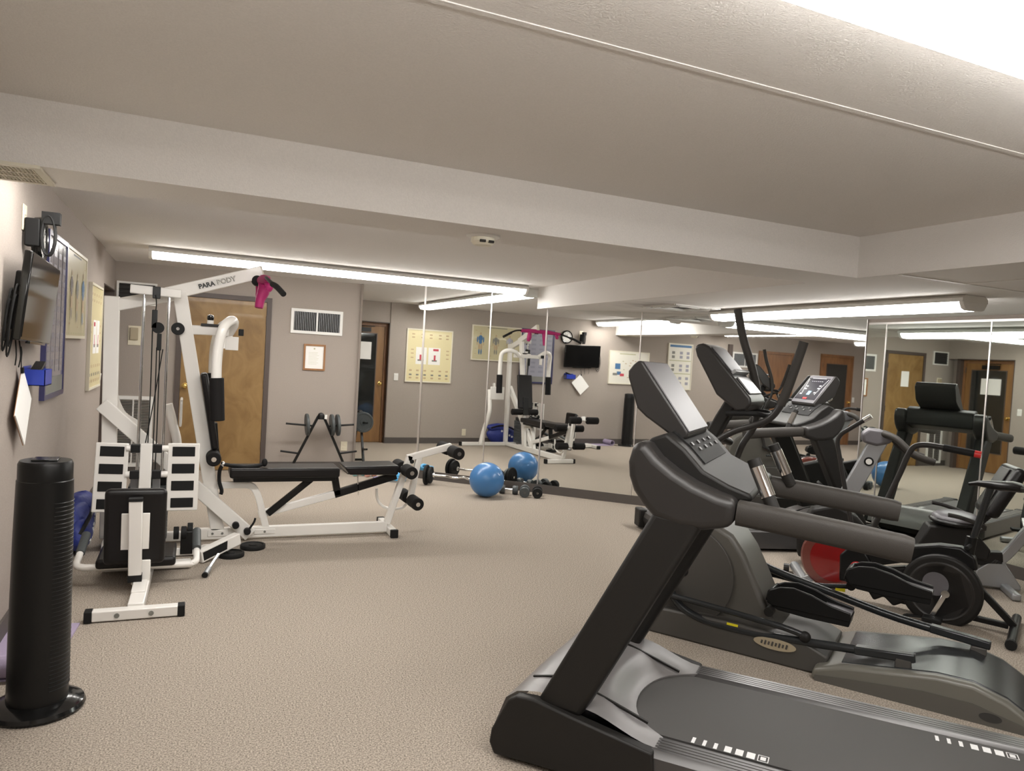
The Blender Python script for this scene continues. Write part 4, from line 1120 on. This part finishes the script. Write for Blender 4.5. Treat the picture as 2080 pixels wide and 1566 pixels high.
arm_near = [(.695, .10, 1.70), (.665, .10, 1.58), (.63, .10, 1.45), (.60, .10, 1.36), (.55, .10, 1.285), (.47, .10, 1.24), (.38, .11, 1.205), (.29, .12, 1.15), (.22, .12, 1.08), (.17, .12, .95), (.12, .11, .7), (.04, .09, .42), (.0, .07, .26)]
a1 = MB().tube(arm_near, [.019, .019, .019, .019, .018, .018, .018, .018, .02, .022, .022, .02, .018], 12, 4).build('moving_arm', 'tread_grey', el)
MB().tube(arm_near[:4], .024, 14, 4).build('hand_grip', 'armfoam', a1)
arm_far = [(.23, .50, 1.90), (.27, .50, 1.74), (.33, .50, 1.575), (.37, .50, 1.44), (.385, .50, 1.33), (.37, .50, 1.2), (.31, .49, 1.08), (.27, .49, .9), (.28, .51, .65), (.33, .53, .44)]
a2 = MB().tube(arm_far, .019, 12, 4).build('moving_arm', 'tread_grey', el)
MB().tube(arm_far[:5], .024, 14, 4).build('hand_grip', 'armfoam', a2)
MB().tube([(.20, .12, 1.10), (.20, .30, 1.14), (.24, .49, 1.10)], .022, 10, 3).build('arm_axle', 'tread_black', el)
MB().tube([(.30, .16, 1.29), (.44, .16, 1.30), (.50, .24, 1.29), (.50, .36, 1.29), (.44, .44, 1.30), (.30, .44, 1.29)], .016, 10, 4).build('fixed_handle', 'rubber', el)

# ------------------------------------------------------------------ exercise bike with red flywheel
bk = thing('exercise_bike', 'black upright exercise bike with red flywheel and red tipped handlebar', 'exercise bike', (4.12, 3.88, 0), math.radians(-60))
fw_ = MB().lathe([(.20, -.045), (.215, -.03), (.215, .03), (.20, .045), (.02, .05), (.02, -.05)][:4] + [(.02, .055)], (.16, 0, .255), 36, Matrix.Rotation(PI / 2, 3, 'X')).build('flywheel', 'redrim', bk)
MB().lathe([(.15, -.052), (.155, .052), (.02, .06)], (.17, 0, .255), 30, Matrix.Rotation(PI / 2, 3, 'X')).build('inner_disc', 'red', fw_)
hub = MB().prism([(.22, .12), (.21, .30), (.27, .375), (.36, .37), (.42, .28), (.40, .14)], -.065, .065).build('brake_housing', 'blackmetal', bk, bevel=.012)
MB().cyl((.325, -.07, .235), (.325, -.064, .235), .042, 24).build('round_badge', 'redbright', hub)
q = MB(); q.lathe([(.026, 0), (.036, 0), (.036, .001), (.026, .001)], (.325, -.071, .235), 22, Matrix.Rotation(PI / 2, 3, 'X')); q.box((.325, -.0715, .235), (.03, .001, .008), Matrix.Rotation(.7, 3, 'Y')); q.box((.325, -.0715, .235), (.03, .001, .008), Matrix.Rotation(-.7, 3, 'Y')); q.build('badge_ring', 'whitematte', hub, smooth=False)
MB().prism([(.30, .34), (.45, .40), (.63, .44), (.80, .485), (.92, .49), (1.0, .44), (1.02, .36), (.9, .34), (.62, .33), (.42, .26), (.32, .22)], -.05, .05).build('frame_beam', 'blackmetal', bk, bevel=.015, seg=3)
MB().prism([(.36, .14), (.40, .24), (.62, .30), (.72, .22), (.66, .08), (.56, .02), (.50, .07), (.44, .03)], -.045, .045).build('lower_frame', 'blackmetal', bk, bevel=.012)
cg = MB().cyl((.83, -.10, .195), (.83, -.03, .195), .235, 44).build('chain_guard', 'tread_black', bk, bevel=.02, seg=3)
MB().lathe([(.17, 0), (.18, .006), (.19, 0)], (.83, -.101, .195), 40, Matrix.Rotation(PI / 2, 3, 'X')).build('guard_ring', 'tread_grey', cg)
MB().cyl((.80, -.104, .24), (.80, -.10, .24), .075, 26).build('guard_window', 'console', cg)
ck_ = MB().bar((.862, -.125, .195), (.795, -.125, .035), .02, .028, (1, 0, 0)).build('crank', 'chrome', bk, bevel=.004)
MB().cyl((.862, -.14, .195), (.862, -.10, .195), .024, 14).build('crank_hub', 'chrome', ck_)
MB().b2((.75, -.23, .02), (.86, -.14, .045)).build('pedal', 'rubber', ck_, bevel=.006)
MB().prism([(.64, .02), (.68, .022), (.74, .03), (.74, .036), (.66, .03)], -.21, -.17).build('pedal_strap', 'rubber', ck_)
MB().bar((.862, .125, .195), (.93, .125, .36), .02, .028, (1, 0, 0)).build('crank', 'chrome', bk, bevel=.004)
MB().b2((.88, .14, .35), (.99, .23, .375)).build('pedal', 'rubber', bk, bevel=.006)
MB().tube([(.955, 0, .40), (.972, 0, .56)], .032, 14, 1).build('seat_tube', 'blackmetal', bk)
MB().tube([(.968, 0, .50), (1.05, 0, .89)], .021, 14, 1).build('seat_post', 'ell_rail', bk)
MB().cyl((.955, -.09, .50), (.97, -.02, .51), .013, 10).build('post_knob', 'rubber', bk)
q = MB()
secs = [(.93, .02, .895, .012), (.98, .028, .905, .02), (1.04, .045, .905, .028), (1.10, .075, .905, .034), (1.16, .10, .91, .036), (1.205, .09, .908, .032), (1.225, .05, .902, .022)]
vs = []; fs = []; n = 16
for x, hw, z, hh in secs:
    for k in range(n):
        t = 2 * PI * k / n; vs.append((x, hw * math.cos(t), z + hh * math.sin(t) * (1 if math.sin(t) > 0 else .8)))
for i in range(len(secs) - 1):
    for k in range(n): fs.append((i * n + k, i * n + (k + 1) % n, (i + 1) * n + (k + 1) % n, (i + 1) * n + k))
fs.append(tuple(range(n - 1, -1, -1))); fs.append(tuple((len(secs) - 1) * n + k for k in range(n)))
q.add(vs, fs); q.build('saddle', 'black', bk)
hb = MB().tube([(.40, -.24, .45), (.50, -.25, .73), (.575, -.25, .95), (.605, -.25, 1.05), (.64, -.25, 1.115), (.70, -.25, 1.135), (.80, -.25, 1.13), (.98, -.25, 1.11)], .018, 12, 4).build('handlebar', 'tread_grey', bk)
MB().cyl((.965, -.25, 1.1115), (1.0, -.25, 1.108), .022, 14).build('grip_end', 'redbright', hb)
MB().tube([(.80, -.25, 1.13), (.965, -.25, 1.112)], .0225, 14, 1).build('grip', 'rubber', hb)
hb = MB().tube([(.22, .24, .45), (.15, .25, .73), (.10, .25, .95), (.078, .25, 1.06), (.10, .25, 1.115), (.16, .25, 1.165), (.285, .25, 1.262)], .016, 12, 4).build('handlebar', 'tread_grey', bk)
MB().tube([(.245, .25, 1.231), (.292, .25, 1.267)], .0185, 14, 1).build('grip_end', 'chrome', hb)
MB().tube([(.22, .24, .45), (.30, 0, .36), (.40, -.24, .45)], .02, 10, 3).build('lever_axle', 'blackmetal', bk)
st = MB().tube([(-.20, .40, .045), (.14, -.36, .045)], .036, 16, 1).build('front_stabilizer', 'silver', bk)
for x, y in ((-.20, .44), (-.25, .36), (.16, -.40), (.10, -.42)):
    MB().cyl((x - .02, y, .03), (x + .02, y + .01, .03), .03, 16).build('transport_wheel', 'tread_grey', st)
MB().bar((-.02, .0, .06), (.28, 0, .24), .05, .05).build('front_stem', 'silver', bk, bevel=.005)
st = MB().tube([(1.235, .30, .03), (1.225, -.34, .03)], .027, 14, 1).build('rear_stabilizer', 'blackmetal', bk)
MB().cyl((1.2253, -.33, .03), (1.2247, -.36, .03), .031, 14).build('end_cap', 'rubber', st)
MB().bar((.97, 0, .30), (1.23, 0, .05), .045, .04).build('rear_stem', 'blackmetal', bk, bevel=.005)
MB().bar((.60, 0, .06), (1.2, 0, .045), .04, .035).build('floor_strut', 'blackmetal', bk, bevel=.005)

# ------------------------------------------------------------------ recumbent bike
rb = thing('recumbent_bike', 'silver grey recumbent exercise bike with padded backrest by the right mirror', 'exercise bike', (4.78, 4.33, 0), math.radians(-43))
MB().prism([(-.22, .06), (-.24, .26), (-.14, .46), (.04, .52), (.2, .44), (.34, .28), (.36, .06)], -.09, .09).build('drive_housing', 'tread_black', rb, bevel=.025, seg=3)
ms = MB().bar((.04, 0, .40), (.325, 0, 1.06), .075, .125, (1, 0, 0)).build('mast', 'silver', rb, bevel=.008)
q = MB(); q.lathe([(.022, 0), (.036, 0), (.036, .002), (.022, .002)], (.255, -.0395, .88), 24, Matrix.Rotation(PI / 2, 3, 'X')); q.build('ring_emblem', 'blackmetal', ms)
MB().cyl((.255, -.044, .88), (.255, -.038, .88), .023, 18).build('emblem_disc', 'whitematte', ms)
q = MB(); q.prism([(.20, 1.03), (.19, 1.10), (.24, 1.145), (.33, 1.14), (.42, 1.10), (.40, 1.04), (.30, 1.01)], -.07, .07); q.build('console_pod', 'console', rb, bevel=.02, seg=3)
MB().box((.235, 0, 1.075), (.02, .11, .07), Matrix.Rotation(.4, 3, 'Y')).build('console_screen', 'screen', rb, bevel=.004)
for s in (-1, 1):
    MB().tube([(.34, s * .05, 1.11), (.42, s * .14, 1.085), (.52, s * .2, .99), (.60, s * .21, .955), (.68, s * .21, .935)], .026, 12, 4).build('handlebar', 'armfoam', rb)
MB().bar((.2, 0, .13), (1.22, 0, .24), .10, .10).build('main_rail', 'tread_black', rb, bevel=.015)
MB().prism([(.62, .25), (.70, .44), (.98, .46), (1.12, .30), (1.1, .22)], -.10, .10).build('seat_carriage', 'tread_black', rb, bevel=.015)
q = MB(); q.ell((.90, 0, .505), (.17, .21, .055), 26, 12); q.build('seat_cushion', 'console', rb)
q = MB(); q.ell((.89, 0, .485), (.18, .22, .045), 26, 12); q.build('seat_shell', 'black', rb)
Rb = Matrix.Rotation(.45, 3, 'Y')
MB().box((1.17, 0, .75), (.09, .40, .42), Rb).build('back_cushion', 'black', rb, bevel=.04, seg=4)
MB().box((1.125, 0, .775), (.012, .20, .33), Rb).build('back_inlay', 'tread_grey', rb, bevel=.005)
for s in (-1, 1):
    MB().tube([(.98, s * .24, .46), (1.02, s * .27, .50), (.88, s * .28, .55), (.78, s * .28, .565)], .016, 10, 4).build('side_handle', 'tread_grey', rb)
MB().bar((1.02, 0, .46), (1.16, 0, .62), .06, .05).build('back_bracket', 'tread_black', rb, bevel=.005)
MB().rtube([(1.48, -.02, .66), (1.42, -.02, .56), (1.33, -.02, .42), (1.22, -.02, .25), (1.06, -.02, .10)], .07, .055, (0, 1, 0), 5).build('rear_arch', 'silver', rb, bevel=.008)
MB().prism([(1.02, .02), (1.05, .14), (1.16, .24), (1.22, .22), (1.34, .05), (1.34, .02)], -.05, .05).build('rear_gusset', 'silver', rb, bevel=.008)
MB().bar((1.24, -.32, .03), (1.24, .30, .03), .06, .05).build('rear_foot', 'silver', rb, bevel=.012)
MB().bar((-.14, -.26, .03), (-.14, .26, .03), .06, .05).build('front_foot', 'silver', rb, bevel=.012)
for s in (-1, 1):
    k = MB().bar((.05, s * .13, .28), (.05 + s * .12, s * .13, .28 - s * .09), .02, .03, (1, 0, 0)).build('crank', 'chrome', rb)
    MB().b2((.05 + s * .12 - .05, s * .15 - .045 * (1 - s), .28 - s * .09 - .012), (.05 + s * .12 + .05, s * .15 + .045 * (1 + s), .28 - s * .09 + .012)).build('pedal', 'rubber', k, bevel=.004)
